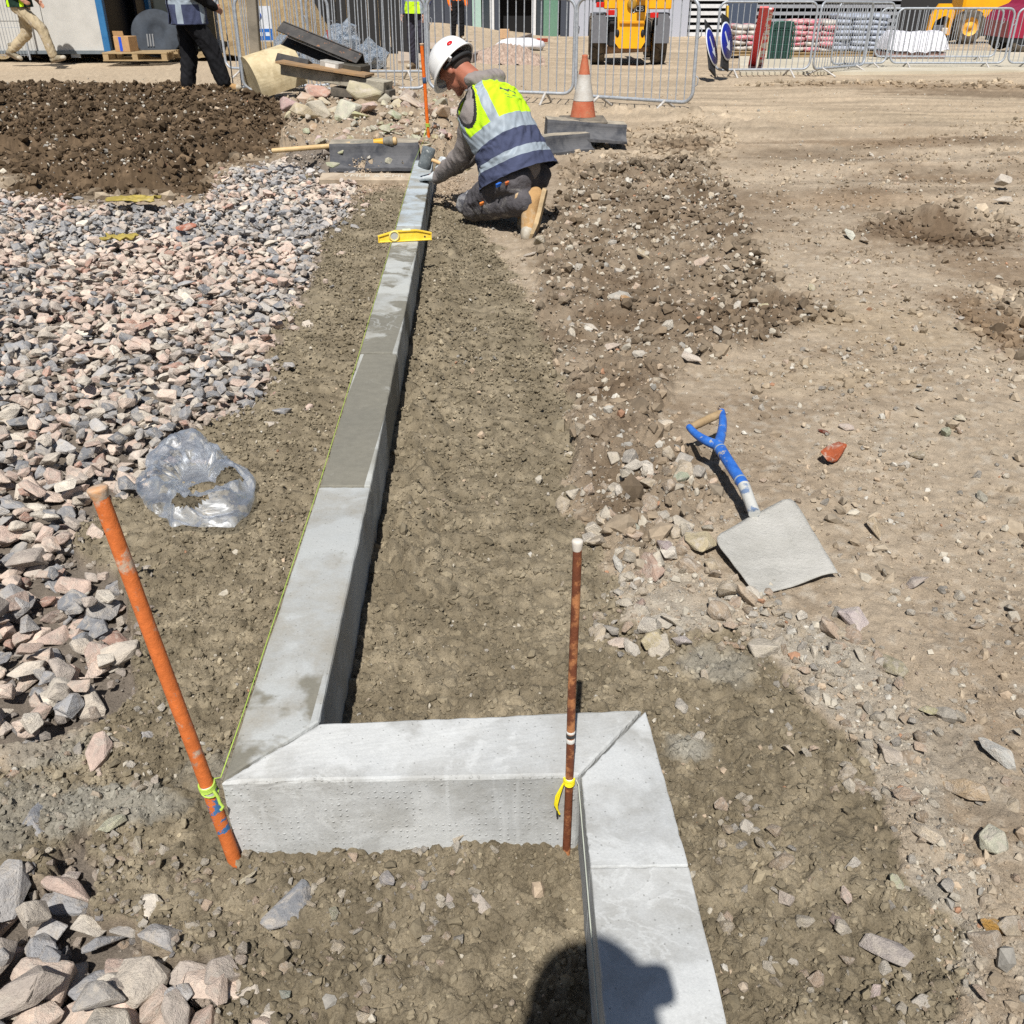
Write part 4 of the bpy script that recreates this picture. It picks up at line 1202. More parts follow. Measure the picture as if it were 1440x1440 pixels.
# -------- the kneeling worker
def worker():
    K = 1.1
    F = Vector((-.85, .53, 0)).normalized(); L = Vector((0, 0, 1)).cross(F).normalized(); U = Vector((0, 0, 1))
    pel = Vector((.035, 5.95, .33))
    chest = AT(693, 164, 6.08)
    neck = AT(679, 122, 6.19)
    head = AT(640, 96, 6.34)
    shL = AT(668, 158, 6.02); shR = neck * 2 - shL + Vector((0, 0, -.10)); shR = neck - (shL - neck) * .95; shR.z = shL.z + .02
    elL = AT(652, 216, 6.16); wrL = AT(616, 249, 6.42); tipL = AT(590, 250, 6.56)
    mal = AT(600, 222, 6.66)
    wrR = AT(640, 238, 6.58); elR = shR.lerp(wrR, .5) + Vector((.06, .06, -.07))
    hipL = pel + L * .11; hipR = pel - L * .11
    knL = Vector((-.235, 6.10, .105)); anL = Vector((.075, 5.78, .20)); toeL = Vector((.10, 5.70, .02))
    knR = knL + Vector((.14, .26, 0)); anR = anL + Vector((-.02, .26, 0)); toeR = toeL + Vector((-.02, .26, 0))
    base = Vector((pel.x, pel.y, 0))
    # body: one continuous figure (mostly under the clothes)
    hp, q, R = head_prims(head, (F * .62 + U * -.78), (F * .78 + U * .62), K)
    body = [('c', neck - (neck - chest) * .1, .062 * K, head - F * .03, .06 * K), ('c', pel, .12, chest, .125), ('c', chest, .12, neck, .085), ('c', shL, .055, shR, .055)]
    for a, b, c, d in ((shL, elL, wrL, 1), (shR, elR, wrR, -1)):
        body += [('c', a, .05, b, .04), ('c', b, .04, c, .03)]
    for a, b, c, t_ in ((hipL, knL, anL, toeL), (hipR, knR, anR, toeR)):
        body += [('c', a, .075, b, .05), ('c', b, .05, c, .036), ('c', c, .033, c.lerp(t_, .5), .024)]
    body += hand_prims(wrL, tipL, U, K, .12, 1) + hand_prims(wrR, wrR + (mal - wrR).normalized() * .15, Vector((0, -1, .3)), K, 1.6, -1) + hp
    root = blob('person', body, SKIN_RED, None, .010, 3)
    tag(root, 'kneeling worker in white hard hat, grey hoodie and lime and navy vest', 'person')
    hd = M_cloth('grey_hoodie', A(150,142,138), .10, 7)
    T1 = chest.lerp(neck, .55)
    hood = [('c', pel + U * .05, .14, chest, .148), ('c', chest, .148, T1, .132), ('c', shL + F * .01, .078, shR, .078), ('c', shL - U * .06, .085, chest, .13), ('c', shL.lerp(elL, .35) - F * .02, .075, pel.lerp(chest, .7), .13), ('c', shL, .083, elL, .062), ('c', elL, .064, elL.lerp(wrL, .6), .054), ('c', elL.lerp(wrL, .6), .052, wrL, .044),
            ('c', shR, .078, elR, .062), ('c', elR, .062, wrR, .042), ('c', T1, .10, neck + F * .02, .082)]
    blob('hoodie', hood, hd, root, .010, 5, .009, (13, 6), 5)
    # the hood lying bunched behind the neck
    nb = neck - F * .055 + U * .01
    nb = nb - F * .005 + U * .035
    hd2 = [('c', nb + L * .095 + F * .08, .04, nb + L * .06, .05), ('c', nb + L * .06, .05, nb - L * .06, .052), ('c', nb - L * .06, .05, nb - L * .09 + F * .08, .04), ('c', nb - F * .03 - U * .035 + L * .03, .04, nb - F * .03 - U * .04 - L * .04, .04)]
    blob('hood', hd2, hd, root, .008, 4, .008, (20, 14), 8)
    sp = [pel - U * .018 - F * .008, pel + (chest - pel) * .24 - F * .01, pel.lerp(chest, .55) - F * .018, chest - F * .008, chest.lerp(neck, .5) - F * .006, neck.lerp(chest, .14)]
    v = vest(root, sp, [.215, .198, .182, .192, .188, .092], [.205, .182, .162, .162, .140, .082], L, [HIVIS, NAVY, REFL, TRIM, M_plain('print_grey', A(96,96,84), .7)], {'split': .46, 'rings': [(.15, .24), (.41, .505)]}, arm=(.57, .985), armw=.52, grow=.01, folds=.0085, marks=True, aoff=.16)
    t = NT('trouser'); vv = t.coord()
    col = t.ramp(t.noise(vv, 6, 5), [(.3, A(74,72,76)), (.7, A(104,100,102))])
    sx = t.n('SeparateXYZ'); t.l(vv, sx.inputs[0])
    dst = t.math('ADD', t.noise(vv, 11, 7, .7, .6), t.math('MULTIPLY', t.math('SUBTRACT', .2, sx.outputs[2]), .55))
    col = t.mix(t.ramp(dst, [(.56, (0, 0, 0)), (.72, (.8, .8, .8))]), col, A(164,160,154))
    t.color(col).set(.85, 0, .25).bump(t.noise(vv, 34, 5, .6, .5), .012, .8)
    tr = [('c', pel + L * .03 - U * .04, .125, pel - L * .03 - U * .04, .125), ('c', hipL - F * .05 - U * .02, .10, hipL + F * .02 - U * .02, .10), ('c', hipR - F * .05 - U * .02, .10, hipR + F * .02 - U * .02, .10), ('c', hipL, .108, knL, .085), ('c', knL, .088, anL + (knL - anL) * .02, .080),
          ('c', hipR, .106, knR, .085), ('c', knR, .085, anR + (knR - anR) * .02, .078), ('c', pel + U * .05, .12, pel, .13)]
    tro = blob('trousers', tr, t.m, root, .010, 4, .012, (12, 12), 12)
    kp = blob('knee_pad', [('c', knL + F * .045 - L * .02 + U * .05, .045, knL + F * .07 + U * .0, .048), ('c', knL + F * .045 + L * .05 + U * .04, .042, knL + F * .06 + L * .045, .044)], M_cloth('knee_pad_grey', A(98,98,104), .2, 12, A(190,188,184), .5), tro, .008, 3, .004, (30, 30), 4)
    for p, c in ((AT(706, 258, 5.78), A(40,110,214)), (AT(717, 256, 5.76), A(226,120,60)), (AT(681, 285, 5.92), A(226,130,50))):
        b = MB(); b.box((0, 0, 0), (.04, .012, .022) if c[2] < .3 else (.06, .012, .026), 0, Matrix.Translation(p + L * .02) @ Matrix.Rotation(.5, 4, 'X') @ Matrix.Rotation(.6, 4, 'Z'), .003)
        b.build('pocket_tab', M_plain('tab', c, .6), tro)
    boot('boot', anL, toeL - F * .0, Vector((-.96, .22, .16)), root, BOOT_TAN, BOOT_SOLE, K, .03)
    boot('boot', anR, toeR, Vector((-.96, .22, .16)), root, BOOT_TAN, BOOT_SOLE, K, .02)
    gm = M_cloth('white_work_glove', A(206,212,214), .08, 20, A(150,156,158), .55)
    blob('glove', hand_prims(wrL - (tipL - wrL).normalized() * .03, tipL, U, K * 1.08, .12, 1, .004), gm, root, .0065, 2)
    fR = (mal - wrR).normalized()
    blob('glove', hand_prims(wrR, wrR + fR * .15, Vector((0, -1, .3)), K * 1.05, 1.6, -1, .004), gm, root, .0065, 2)
    hard_hat(head, q, R, root, M_worn('hat_white', A(238,238,236,.9), A(228,228,226,.88), 5, .35, bump=0), K, badge=(math.radians(232), math.radians(14)))
    # hair under the back of the hat
    blob('hair', [('e', q(0, -.03, .0), (.080 * K, .078 * K, .062 * K), R)], HAIR, root, .008, 2)
    # printed marks on the back of the vest
    marks = MB()
    dB = (neck - chest).normalized(); up = dB; side = (L - up * L.dot(up)).normalized(); nb_ = up.cross(side).normalized()
    if nb_.dot(F) > 0: nb_ = -nb_
    return root, dict(mal=mal, wrR=wrR, vest=v, up=up, side=side, nb=nb_, chest=chest, neck=neck)
wk, W_ = worker()

def mallet(head, hand):
    head, hand = Vector(head), Vector(hand)
    root = empty('rubber_mallet', (head.x, head.y, .185))
    O = root.location
    d = (hand - head).normalized()
    ax = Vector((.16, .1, 1)); ax = (ax - d * ax.dot(d)).normalized()
    m = MB(); m.tube([head - ax * .068 - O, head - ax * .060 - O, head - ax * .03 - O, head + ax * .03 - O, head + ax * .060 - O, head + ax * .068 - O], [.040, .045, .0435, .0435, .045, .040], 22)
    m.build('head', M_worn('mallet_rubber', A(92,100,104), A(128,136,138), 16, .75, c3=A(180,184,182), c3lo=.6), root)
    m = MB(); m.tube([head + d * .03 - O, head + d * .15 - O, hand - O, hand + d * .03 - O], [.0125, .013, .0145, .0155], 12); m.build('handle', M_worn('mallet_ash', A(214,170,116), A(226,190,140), 18, .6), root)
    tag(root, 'grey rubber mallet with wooden handle held over the end of the kerb', 'mallet')
mallet(W_['mal'], W_['wrR'] + (W_['wrR'] - W_['mal']).normalized() * .0)

# -------- standing and walking people
def person(loc, rotz, label, pose, outfit, k=1.0, hat=None, group=None):
    """pose in the person's own axes: x left, y forward, z up. outfit: dict of materials"""
    J = {a: Vector(b) * k for a, b in pose.items()}
    T = Matrix.Translation(loc) @ Matrix.Rotation(rotz, 4, 'Z')
    for a in J: J[a] = Vector((-J[a].x, J[a].y, J[a].z))     # x to the wearer's left
    hp, q, R = head_prims(J['head'], pose_dir(J, 'look'), (0, 0, 1), k)
    J.pop('look', None)
    body = [('c', J['neck'], .06 * k, J['head'] - Vector((0, .01, .03)) * k, .058 * k), ('c', J['pel'], .115 * k, J['chest'], .125 * k), ('c', J['chest'], .12 * k, J['neck'], .075 * k), ('c', J['shL'], .05 * k, J['shR'], .05 * k)]
    for s in 'LR':
        body += [('c', J['sh' + s], .05 * k, J['el' + s], .04 * k), ('c', J['el' + s], .04 * k, J['wr' + s], .028 * k), ('c', J['hip' + s], .08 * k, J['kn' + s], .052 * k), ('c', J['kn' + s], .052 * k, J['an' + s], .035 * k), ('c', J['an' + s], .033 * k, J['an' + s].lerp(J['toe' + s], .6), .022 * k)]
        d = (J['wr' + s] - J['el' + s]).normalized()
        body += hand_prims(J['wr' + s], J['wr' + s] + d * .16, Vector((1 if s == 'R' else -1, .2, 0)), k, .5, 1 if s == 'L' else -1)
    root = blob('person', body + hp, SKIN, None, .011 * k, 3)
    gq = outfit.get('girth', 1.0); k0 = k; k = k * gq if gq != 1 else k
    top = [('c', J['pel'] + Vector((0, 0, .06)) * k, .15 * k, J['chest'], .155 * k), ('c', J['chest'], .155 * k, J['chest'].lerp(J['neck'], .6), .13 * k), ('c', J['shL'], .07 * k, J['shR'], .07 * k), ('c', J['neck'] - Vector((0, 0, .02)) * k, .08 * k, J['neck'] - Vector((0, 0, .05)) * k, .09 * k)]
    for s in 'LR':
        e = J['wr' + s] if outfit.get('long', True) else J['sh' + s].lerp(J['el' + s], .75)
        if outfit.get('long', True): top += [('c', J['sh' + s], .072 * k, J['el' + s], .058 * k), ('c', J['el' + s], .058 * k, e, .043 * k)]
        else: top += [('c', J['sh' + s], .074 * k, e, .062 * k)]
    blob('jacket' if outfit.get('long', True) else 'shirt', top, outfit['top'], root, .014 * k, 4, .008 * k, (11, 7), 21)
    tr = [('c', J['hipL'] + Vector((.02, 0, .02)) * k, .125 * k, J['hipR'] + Vector((-.02, 0, .02)) * k, .125 * k), ('c', J['pel'] + Vector((0, 0, .05)) * k, .145 * k, J['pel'], .15 * k)]
    for s in 'LR':
        tr += [('c', J['hip' + s], .112 * k, J['kn' + s], .088 * k), ('c', J['kn' + s], .088 * k, J['an' + s] + (J['kn' + s] - J['an' + s]) * .06, .072 * k)]
    blob('trousers', tr, outfit['legs'], root, .013 * k, 4, .013 * k, (7, 16), 31)
    kg = k; k = k0
    for s in 'LR':
        u = (J['kn' + s] - J['an' + s]).normalized()
        f = (J['toe' + s] - J['an' + s]); f.z = 0
        boot('boot', J['an' + s], J['toe' + s], outfit.get('bootup', {}).get(s, Vector((0, 0, 1))), root, outfit['boot'], outfit['sole'], k)
    if 'vest' in outfit:
        sp = [J['pel'] - Vector((0, 0, outfit.get('hem', .06))) * k, J['pel'] + Vector((0, 0, .08)) * k, J['pel'].lerp(J['chest'], .6), J['chest'], J['chest'].lerp(J['neck'], .55), J['neck'] - Vector((0, 0, .02)) * k]
        vest(root, sp, [.20 * kg, .185 * kg, .18 * kg, .20 * kg, .19 * kg, .085 * kg], [.165 * kg, .16 * kg, .155 * kg, .16 * kg, .14 * kg, .075 * kg], Vector((1, 0, 0)), outfit['vest'], outfit['bands'], 60, 80, arm=(.62, .96), armw=.5, grow=.018, folds=.010)
    if hat is not None: hard_hat(J['head'], q, R, root, hat, k)
    else: blob('hair', [('e', q(0, -.018, .035), (.086 * k, .098 * k, .095 * k), R)], HAIR, root, .009 * k, 2)
    root.matrix_world = T
    return tag(root, label, 'person', group)

def pose_dir(J, n): return J.get(n, Vector((0, 1, 0)))

STAND = dict(pel=(0, 0, .98), chest=(0, .0, 1.30), neck=(0, -.01, 1.50), head=(0, .02, 1.64), look=(0, 1, -.1), shL=(.19, 0, 1.44), shR=(-.19, 0, 1.44), elL=(.26, -.02, 1.16), elR=(-.26, -.02, 1.16), wrL=(.25, .10, .92), wrR=(-.25, .10, .92),
             hipL=(.10, 0, .92), hipR=(-.10, 0, .92), knL=(.12, .02, .50), knR=(-.12, .02, .50), anL=(.13, -.03, .115), anR=(-.13, -.03, .115), toeL=(.15, .15, .03), toeR=(-.15, .15, .03))
hat_w = M_plain('far_hat_white', A(235, 235, 232, .88), .4)
# worker in dark clothes by the concrete block: seen from behind, standing with one foot forward
p = dict(STAND); p.update(anL=(.12, -.10, .115), toeL=(.14, .08, .03), knL=(.12, -.02, .50), anR=(-.16, .30, .14), toeR=(-.18, .48, .06), knR=(-.14, .20, .53), elL=(.27, .08, 1.18), wrL=(.20, .28, 1.05), wrR=(-.16, .30, 1.0), elR=(-.28, .05, 1.16))
gnd = GP(280, 144)
person((gnd.x - .02, gnd.y + .12, .05), math.radians(-62), 'man in navy reflective vest and black trousers standing by the round concrete block', p,
       dict(top=BLACKC, legs=BLACKC, boot=BOOT_TAN, sole=BOOT_SOLE, vest=[NAVY, NAVY, REFL, NAVY], bands={'split': .0, 'rings': [(.16, .25), (.5, .58)]}, hem=.17, girth=1.22), 1.0, hat=hat_w)
# man walking past the cabin, striding to the right
p = dict(STAND); p.update(pel=(0, .02, .95), hipL=(.09, .03, .90), hipR=(-.09, .0, .90), knR=(-.10, .36, .56), anR=(-.10, .46, .12), toeR=(-.10, .66, .05), knL=(.10, -.02, .46), anL=(.10, -.36, .20), toeL=(.10, -.22, .05),
                          elR=(-.25, -.08, 1.17), wrR=(-.24, .16, 1.02), elL=(.25, .06, 1.15), wrL=(.23, .24, .98), chest=(0, .06, 1.29), neck=(0, .09, 1.49), head=(0, .12, 1.63))
gnd = GP(50, 95)
person((gnd.x - .05, gnd.y, 0), math.radians(-90), 'man in beige trousers and dark green shirt striding past the white cabin', p,
       dict(top=M_cloth('green_shirt', A(30,52,42), .2), long=False, legs=M_cloth('beige_trousers', A(188,172,142), .14, 6, A(196,190,186), .55), boot=BOOT_GREY, sole=SOLE_DK,
            vest=[M_cloth('vest_green', A(30,52,42)), M_cloth('vest_green_low', A(30,52,42)), HIVIS, TRIM], bands={'split': .0, 'rings': [(.55, .62)]}, bootup={'L': Vector((0, .45, .9)), 'R': Vector((0, -.2, 1))}), 1.02, hat=hat_w)
# photographer standing just behind the camera, phone held up
p = dict(STAND); p.update(elL=(.22, .14, 1.20), elR=(-.25, .12, 1.02), wrL=(.05, .15, 1.16), wrR=(-.115, .215, 1.205), head=(0, .03, 1.64))
person((-.035, -.37, .0), 0, 'photographer behind the camera whose shadow falls on the near kerb', p, dict(top=BLACKC, legs=BLACKC, boot=BOOT_TAN, sole=BOOT_SOLE), 1.085)
m = MB(); rp = []
for cx_, cz_, a0_ in ((.045, .02, 0), (-.045, .02, 90), (-.045, -.02, 180), (.045, -.02, 270)):
    rp += [(cx_ + .022 * math.cos(math.radians(a0_ + 15 * i)), cz_ + .022 * math.sin(math.radians(a0_ + 15 * i))) for i in range(7)]
m.prism(rp, -.005, .005, M=Matrix.Translation((.05, -.018, 1.378)) @ Matrix.Rotation(-.15, 4, 'Y'))
ph = m.build('mobile_phone', dark_tape)
tag(ph, 'dark phone held up behind the camera by the photographer', 'phone')

# ------------------------------------------------------------------ steel pedestrian barriers
def M_galv():
    t = NT('galvanised_steel'); v = t.coord()
    t.color(t.ramp(t.noise(v, 30, 6, .7), [(.3, A(150,156,164)), (.7, A(198,204,210))])).set(.5, .2)
    t.bump(t.noise(v, 120, 4), .001, .5); return t.m
GALV = M_galv()
FOOT_W = M_worn('foot_white', A(216,212,206), A(180,176,170), 20, .6, c3=A(150,110,80), c3lo=.66)
BAR_ME = {}
def barrier(p0, p1, label, h=1.2, feet=True, lean=0.0, zoff=0.0, group='steel crowd barriers'):
    p0, p1 = Vector(p0), Vector(p1)
    d = p1 - p0; w = math.hypot(d.x, d.y)
    root = empty('crowd_barrier', (p0.x, p0.y, p0.z + zoff), (lean, -math.atan2(d.z, w), math.atan2(d.y, d.x)))
    z0, z1, r = .125, h, .13
    pts = []
    for cx, cz, a0 in ((w - r, z0 + r, -90), (w - r, z1 - r, 0), (r, z1 - r, 90), (r, z0 + r, 180)):
        for i in range(7):
            a = math.radians(a0 + 15 * i); pts.append((cx + r * math.cos(a), 0, cz + r * math.sin(a)))
    m = MB(); m.tube(pts, .0205, 10, closed=True); m.build('frame', GALV, root)
    key = round(h, 3)
    if key not in BAR_ME:
        b = MB(); b.tube([(0, 0, z0), (0, 0, z1)], .0075, 6, caps=False); BAR_ME[key] = b.mesh('bar', GALV)
    n = max(4, int(round((w - .06) / .105)))
    for i in range(1, n): link('bar', BAR_ME[key], root, (w * i / n, .003 * ((i * 7) % 3 - 1), 0))
    if feet:
        for x in (min(.36, w * .22), w - min(.36, w * .22)):
            f = MB(); f.tube([(x, -.29, 0), (x, -.012, z0 + .005)], .016, 8); f.tube([(x, .29, 0), (x, .012, z0 + .005)], .016, 8)
            f.build('foot', FOOT_W, root)
    for z in (.3, .8):
        hk = MB(); hk.tube([(w + .018, 0, z), (w + .05, 0, z + .02), (w + .055, 0, z + .09), (w + .03, 0, z + .11)], .006, 6)
        hk.build('hook', GALV, root)
    return tag(root, label, 'barrier', group)

barrier(GP(318, 137), GP(470, 134), 'steel barrier right of the man in black, its left end before the timber post')
barrier(GP(345, 142), GP(601, 138), 'steel barrier behind the heap of black channels and rubble')
barrier(GP(604, 139), GP(805, 147), 'steel barrier directly behind the kneeling worker')
barrier(GP(809, 149), GP(972, 161), 'steel barrier behind the traffic cone')
barrier(GP(320, 107), GP(434, 113), 'farther steel barrier beside the blue and white notice')
barrier(GP(438, 113), GP(604, 112), 'farther steel barrier in front of the wrapped plastic rubbish')
barrier(GP(1003, 109), GP(1136, 108), 'steel barrier beside the leaning blue round signs')
barrier(GP(1141, 108), GP(1213, 101), 'steel barrier turned away next to the blue round signs\' barrier', )
barrier(GP(1166, 100), GP(1243, 98), 'steel barrier in front of the grey wrapped pallet stack')
barrier(GP(1249, 98), GP(1409, 98), 'steel barrier before the white sheeted stack', 1.1)
barrier(GP(1414, 98), GP(1575, 98), 'steel barrier cut by the right edge of the picture', 1.1)
barrier(GP(1228, 88), GP(1396, 88), 'steel barrier of the back row, near the yellow loader\'s wheel', 1.1)

# ------------------------------------------------------------------ traffic cone on dark kerb units
DARK_K = M_concrete('dark_kerb_concrete', A(72,74,80), A(104,104,106), A(58,58,62), -.1, 0, False, 31.0, False)
DUST_K = M_concrete('dusty_kerb_concrete', A(150,142,128), A(180,170,152), A(110,106,100), -.1, 0, False, 37.0, False)
def dish_kerb(p0, p1, hgt, dep, label, mats, tilt=0.0, cat='kerb', group='dark dished kerb units'):
    """kerb unit with a concave front, lying along p0-p1 (front bottom edge)"""
    p0, p1 = Vector(p0), Vector(p1); d = p1 - p0; L = math.hypot(d.x, d.y)
    root = empty('dished_kerb', p0, (tilt, -math.atan2(d.z, L), math.atan2(d.y, d.x)))
    prof = [(0, 0), (0, .025)] + [(dep * .34 * math.sin(a), .025 + (hgt - .045) * (1 - math.cos(a))) for a in [i / 9 * math.pi / 2 for i in range(1, 10)]] + [(dep * .36, hgt), (dep, hgt), (dep, 0)]
    n = len(prof); N = 24
    V = []; F = []; mi = []
    for j in range(N + 1):
        x = L * j / N
        for (y, z) in prof:
            e = .004 * float(vnoise(np.array([x * 9.0]), np.array([y * 9 + z * 11]), 71)[0])
            V.append((x, y + e, z + e))
    m = MB()
    for j in range(N):
        for i in range(n):
            i2 = (i + 1) % n
            top = prof[i][1] > hgt * .99 and prof[i2][1] > hgt * .99
            m.f.append((j * n + i, (j + 1) * n + i, (j + 1) * n + i2, j * n + i2)); m.m.append(1 if top else 0); m.s.append(False)
    m.v = V
    m.f += [tuple(range(n)), tuple(range(N * n, N * n + n))]; m.m += [0, 0]; m.s += [False, False]
    o = m.build('dished_kerb', mats)
    o.matrix_basis = root.matrix_basis.copy(); bpy.data.objects.remove(root)
    return tag(o, label, cat, group)
dish_kerb(G(752, 222, .0), G(836, 213, .0), .15, .22, 'lower of two dark kerb units under the traffic cone', [DARK_K, DUST_K])
dish_kerb(G(770, 196, .10), G(882, 203, .05), .15, .30, 'upper dark dished kerb unit carrying the traffic cone', [DARK_K, DUST_K], .03)
dish_kerb(G(464, 242, .03), G(590, 240, .03), .19, .36, 'dark dished kerb unit under the wooden tool handle', [DARK_K, DUST_K])
# flat slab in front of it with stencilled letters
def text_mesh(s, size, mat, name='lettering', depth=.001):
    cu = bpy.data.curves.new('t', 'FONT'); cu.body = s; cu.size = size; cu.extrude = depth; cu.align_x = 'CENTER'; cu.align_y = 'CENTER'
    o = bpy.data.objects.new('t', cu); COL.objects.link(o)
    dg = bpy.context.evaluated_depsgraph_get(); dg.update()
    me = bpy.data.meshes.new_from_object(o.evaluated_get(dg)); bpy.data.objects.remove(o); bpy.data.curves.remove(cu)
    me.materials.clear(); me.materials.append(mat); me.name = name
    return me
sl = G(522, 258, .0)
m = MB(); m.box((0, 0, .02), (.78, .16, .05), bev=.006)
slab = m.build('flat_slab', M_concrete('slab_concrete', A(170,152,130), A(196,180,158), A(140,122,100), -.12, 0, False, 41.0, False), loc=(sl.x, sl.y + .06, 0), rot=(.12, .01, .02))
link('lettering', text_mesh('VMLB & CML', .085, M_plain('pale_stencil', A(214,206,190), .8)), slab, (.02, .0, .0465))
tag(slab, 'flat dusty slab with faint pale letters in front of the dark kerb unit', 'slab')

def cone():
    c = G(820, 173, .2); c = Vector((c.x, c.y + .06, .205))
    root = empty('traffic_cone', c); root.scale = (.92, .92, .9)
    orange = M_worn('cone_orange', A(186,92,60), A(200,120,86), 10, .8, c3=A(170,130,100), c3lo=.6)
    white = M_worn('cone_white', A(214,212,206), A(190,182,170), 8, .6)
    R = lambda z: .135 - .112 * (z / .62)
    def ring(z0, z1): return [(R(z0 + (z1 - z0) * i / 6), z0 + (z1 - z0) * i / 6) for i in range(7)]
    m = MB(); m.lathe(ring(.04, .20), 28); m.build('lower_band', orange, root)
    m = MB(); m.lathe([(r + .003, z) for r, z in ring(.20, .44)], 28); m.build('reflective_sleeve', white, root)
    m = MB(); m.lathe(ring(.44, .60) + [(.03, .612), (.014, .618), (.012, .60)], 28); m.build('tip', orange, root)
    m = MB(); m.box((0, 0, .016), (.46, .46, .034), bev=.012); m.lathe([(.20, .03), (.185, .045), (.135, .052), (.132, .04)], 28); m.build('base', M_worn('cone_base_black', A(86,82,76), A(140,130,114), 12, .85), root)
    tag(root, 'dirty orange and white traffic cone standing on dark kerb units', 'traffic cone')
cone()

# ------------------------------------------------------------------ long wooden tool handle
def tool():
    a, b = G(383, 212, .15), G(556, 198, .235)
    root = empty('long_handled_tool', a); d = b - a
    P = lambda s: d * s
    wood = M_worn('tool_wood', A(206,172,120), A(222,192,142), 16, .6)
    m = MB(); m.tube([P(0), P(.3), P(.64)], [.019, .0195, .0205], 12); m.build('shaft', wood, root)
    m = MB(); m.tube([P(.64 + .28 * i / 20) for i in range(21)], [.0225 + .0015 * (i % 2) for i in range(21)], 12); m.build('taped_grip', M_worn('grip_tape', A(120,118,108), A(150,146,134), 40, .8), root)
    m = MB(); m.tube([P(.83), P(.91)], .027, 12); m.build('yellow_band', M_plain('band_yellow', A(238,180,50), .5), root)
    m = MB(); m.tube([P(.905), P(.92), P(.97), P(.985)], [.028, .034, .040, .038], 14); m.build('collar', M_worn('tool_collar', A(110,106,96), A(150,144,130), 30, .7), root)
    m = MB(); m.tube([P(.985), P(1.0), P(1.012)], [.030, .031, .022], 12); m.build('end_knob', wood, root)
    tag(root, 'long wooden tool handle with taped grip and yellow band resting on the dark kerb', 'tool')
tool()

# ------------------------------------------------------------------ round concrete block, steel channels, concrete beams
def round_block():
    c = GP(372, 143); root = MB()
    N = 28; R = .33; L = .62
    prof = [(R * math.cos(a), R * math.sin(a)) for a in [math.pi * i / N for i in range(N + 1)]]
    prof = [(x, z * 1.05) for x, z in prof] + [(-R, -.08), (R, -.08)]
    prof.reverse()
    root.prism(prof, 0, L)
    o = root.build('round_concrete_block', M_concrete('sandy_concrete', A(196,178,140), A(216,200,164), A(150,140,118), -.16, 0, False, 51.0, False))
    o.location = (c.x - .14, c.y + .02, .16); o.rotation_euler = (math.radians(14), math.radians(8), math.radians(-58))
    tag(o, 'sandy half round precast concrete block tipped on the spoil heap', 'concrete block')
round_block()

def beam(name, p0, p1, w, h, mat, label, cat, group=None, hollow=False, roll=0.0):
    p0, p1 = Vector(p0), Vector(p1); d = p1 - p0; L = d.length
    m = MB()
    if hollow:
        m.box((L / 2, 0, h / 2 - .006), (L, w, .012)); m.box((L / 2, w / 2 - .006, -.012), (L, .012, h - .02)); m.box((L / 2, -w / 2 + .006, -.012), (L, .012, h - .02))
    else: m.box((L / 2, 0, 0), (L, w, h), bev=min(w, h) * .06)
    o = m.build(name, mat)
    q = d.to_track_quat('X', 'Z')
    o.matrix_world = Matrix.Translation(p0) @ q.to_matrix().to_4x4() @ Matrix.Rotation(roll, 4, 'X')
    return tag(o, label, cat, group)
BLACKST = M_worn('black_steel', A(44,42,42), A(74,70,66), 9, .6, c3=A(150,104,70), c3scale=14, c3lo=.62)
GREYC = M_concrete('beam_concrete', A(150,144,130), A(186,178,160), A(120,114,100), -.1, 0, False, 61.0, False)
beam('steel_channel', AT(397, 46, 12.75), AT(508, 92, 12.35), .22, .16, BLACKST, 'black steel channel propped up at a slant on the pallet heap', 'steel channel', hollow=True, roll=-.9)
beam('concrete_beam', AT(402, 96, 12.3), AT(546, 122, 11.9), .26, .12, GREYC, 'long grey concrete beam lying under the black channels', 'concrete beam')
beam('concrete_beam', AT(470, 128, 12.1), AT(552, 133, 11.9), .2, .10, M_worn('dark_beam', A(80,76,70), A(120,112,100), 10, .85), 'short dark concrete beam under the long grey one', 'concrete beam')
beam('steel_plate', AT(398, 88, 12.45), AT(442, 98, 12.25), .30, .10, BLACKST, 'rusty black steel plate left of the slanted channel', 'steel plate', roll=-.5)
beam('steel_plate', AT(478, 97, 12.3), AT(514, 102, 12.2), .26, .15, M_worn('dark_olive_steel', A(56,54,46), A(84,78,66), 9, .7), 'dark olive steel piece at the lower end of the slanted channel', 'steel plate')
lb = beam('concrete_offcut', AT(454, 92, 12.22), AT(480, 97, 12.12), .14, .13, M_worn('offcut', A(150,146,138), A(190,186,178), 12, .85), 'pale concrete offcut with a white label below the slanted channel', 'concrete offcut')
m = MB(); m.box((.15, -.0725, 0), (.14, .003, .09)); m.build('paper_label', M_plain('paper', A(232,230,224), .7), lb)
beam('timber_board', AT(395, 86, 12.2), AT(520, 106, 11.95), .3, .025, M_worn('old_board', A(176,140,98), A(150,124,94), 8, .85), 'thin rusty brown board between the concrete beam and the black steel', 'board')
beam('timber_post', AT(362, 100, 13.3), AT(352, -30, 13.3), .12, .12, M_worn('grey_timber', A(120,112,98), A(150,140,124), 5, .9), 'weathered grey timber post standing behind the steel barrier', 'post')

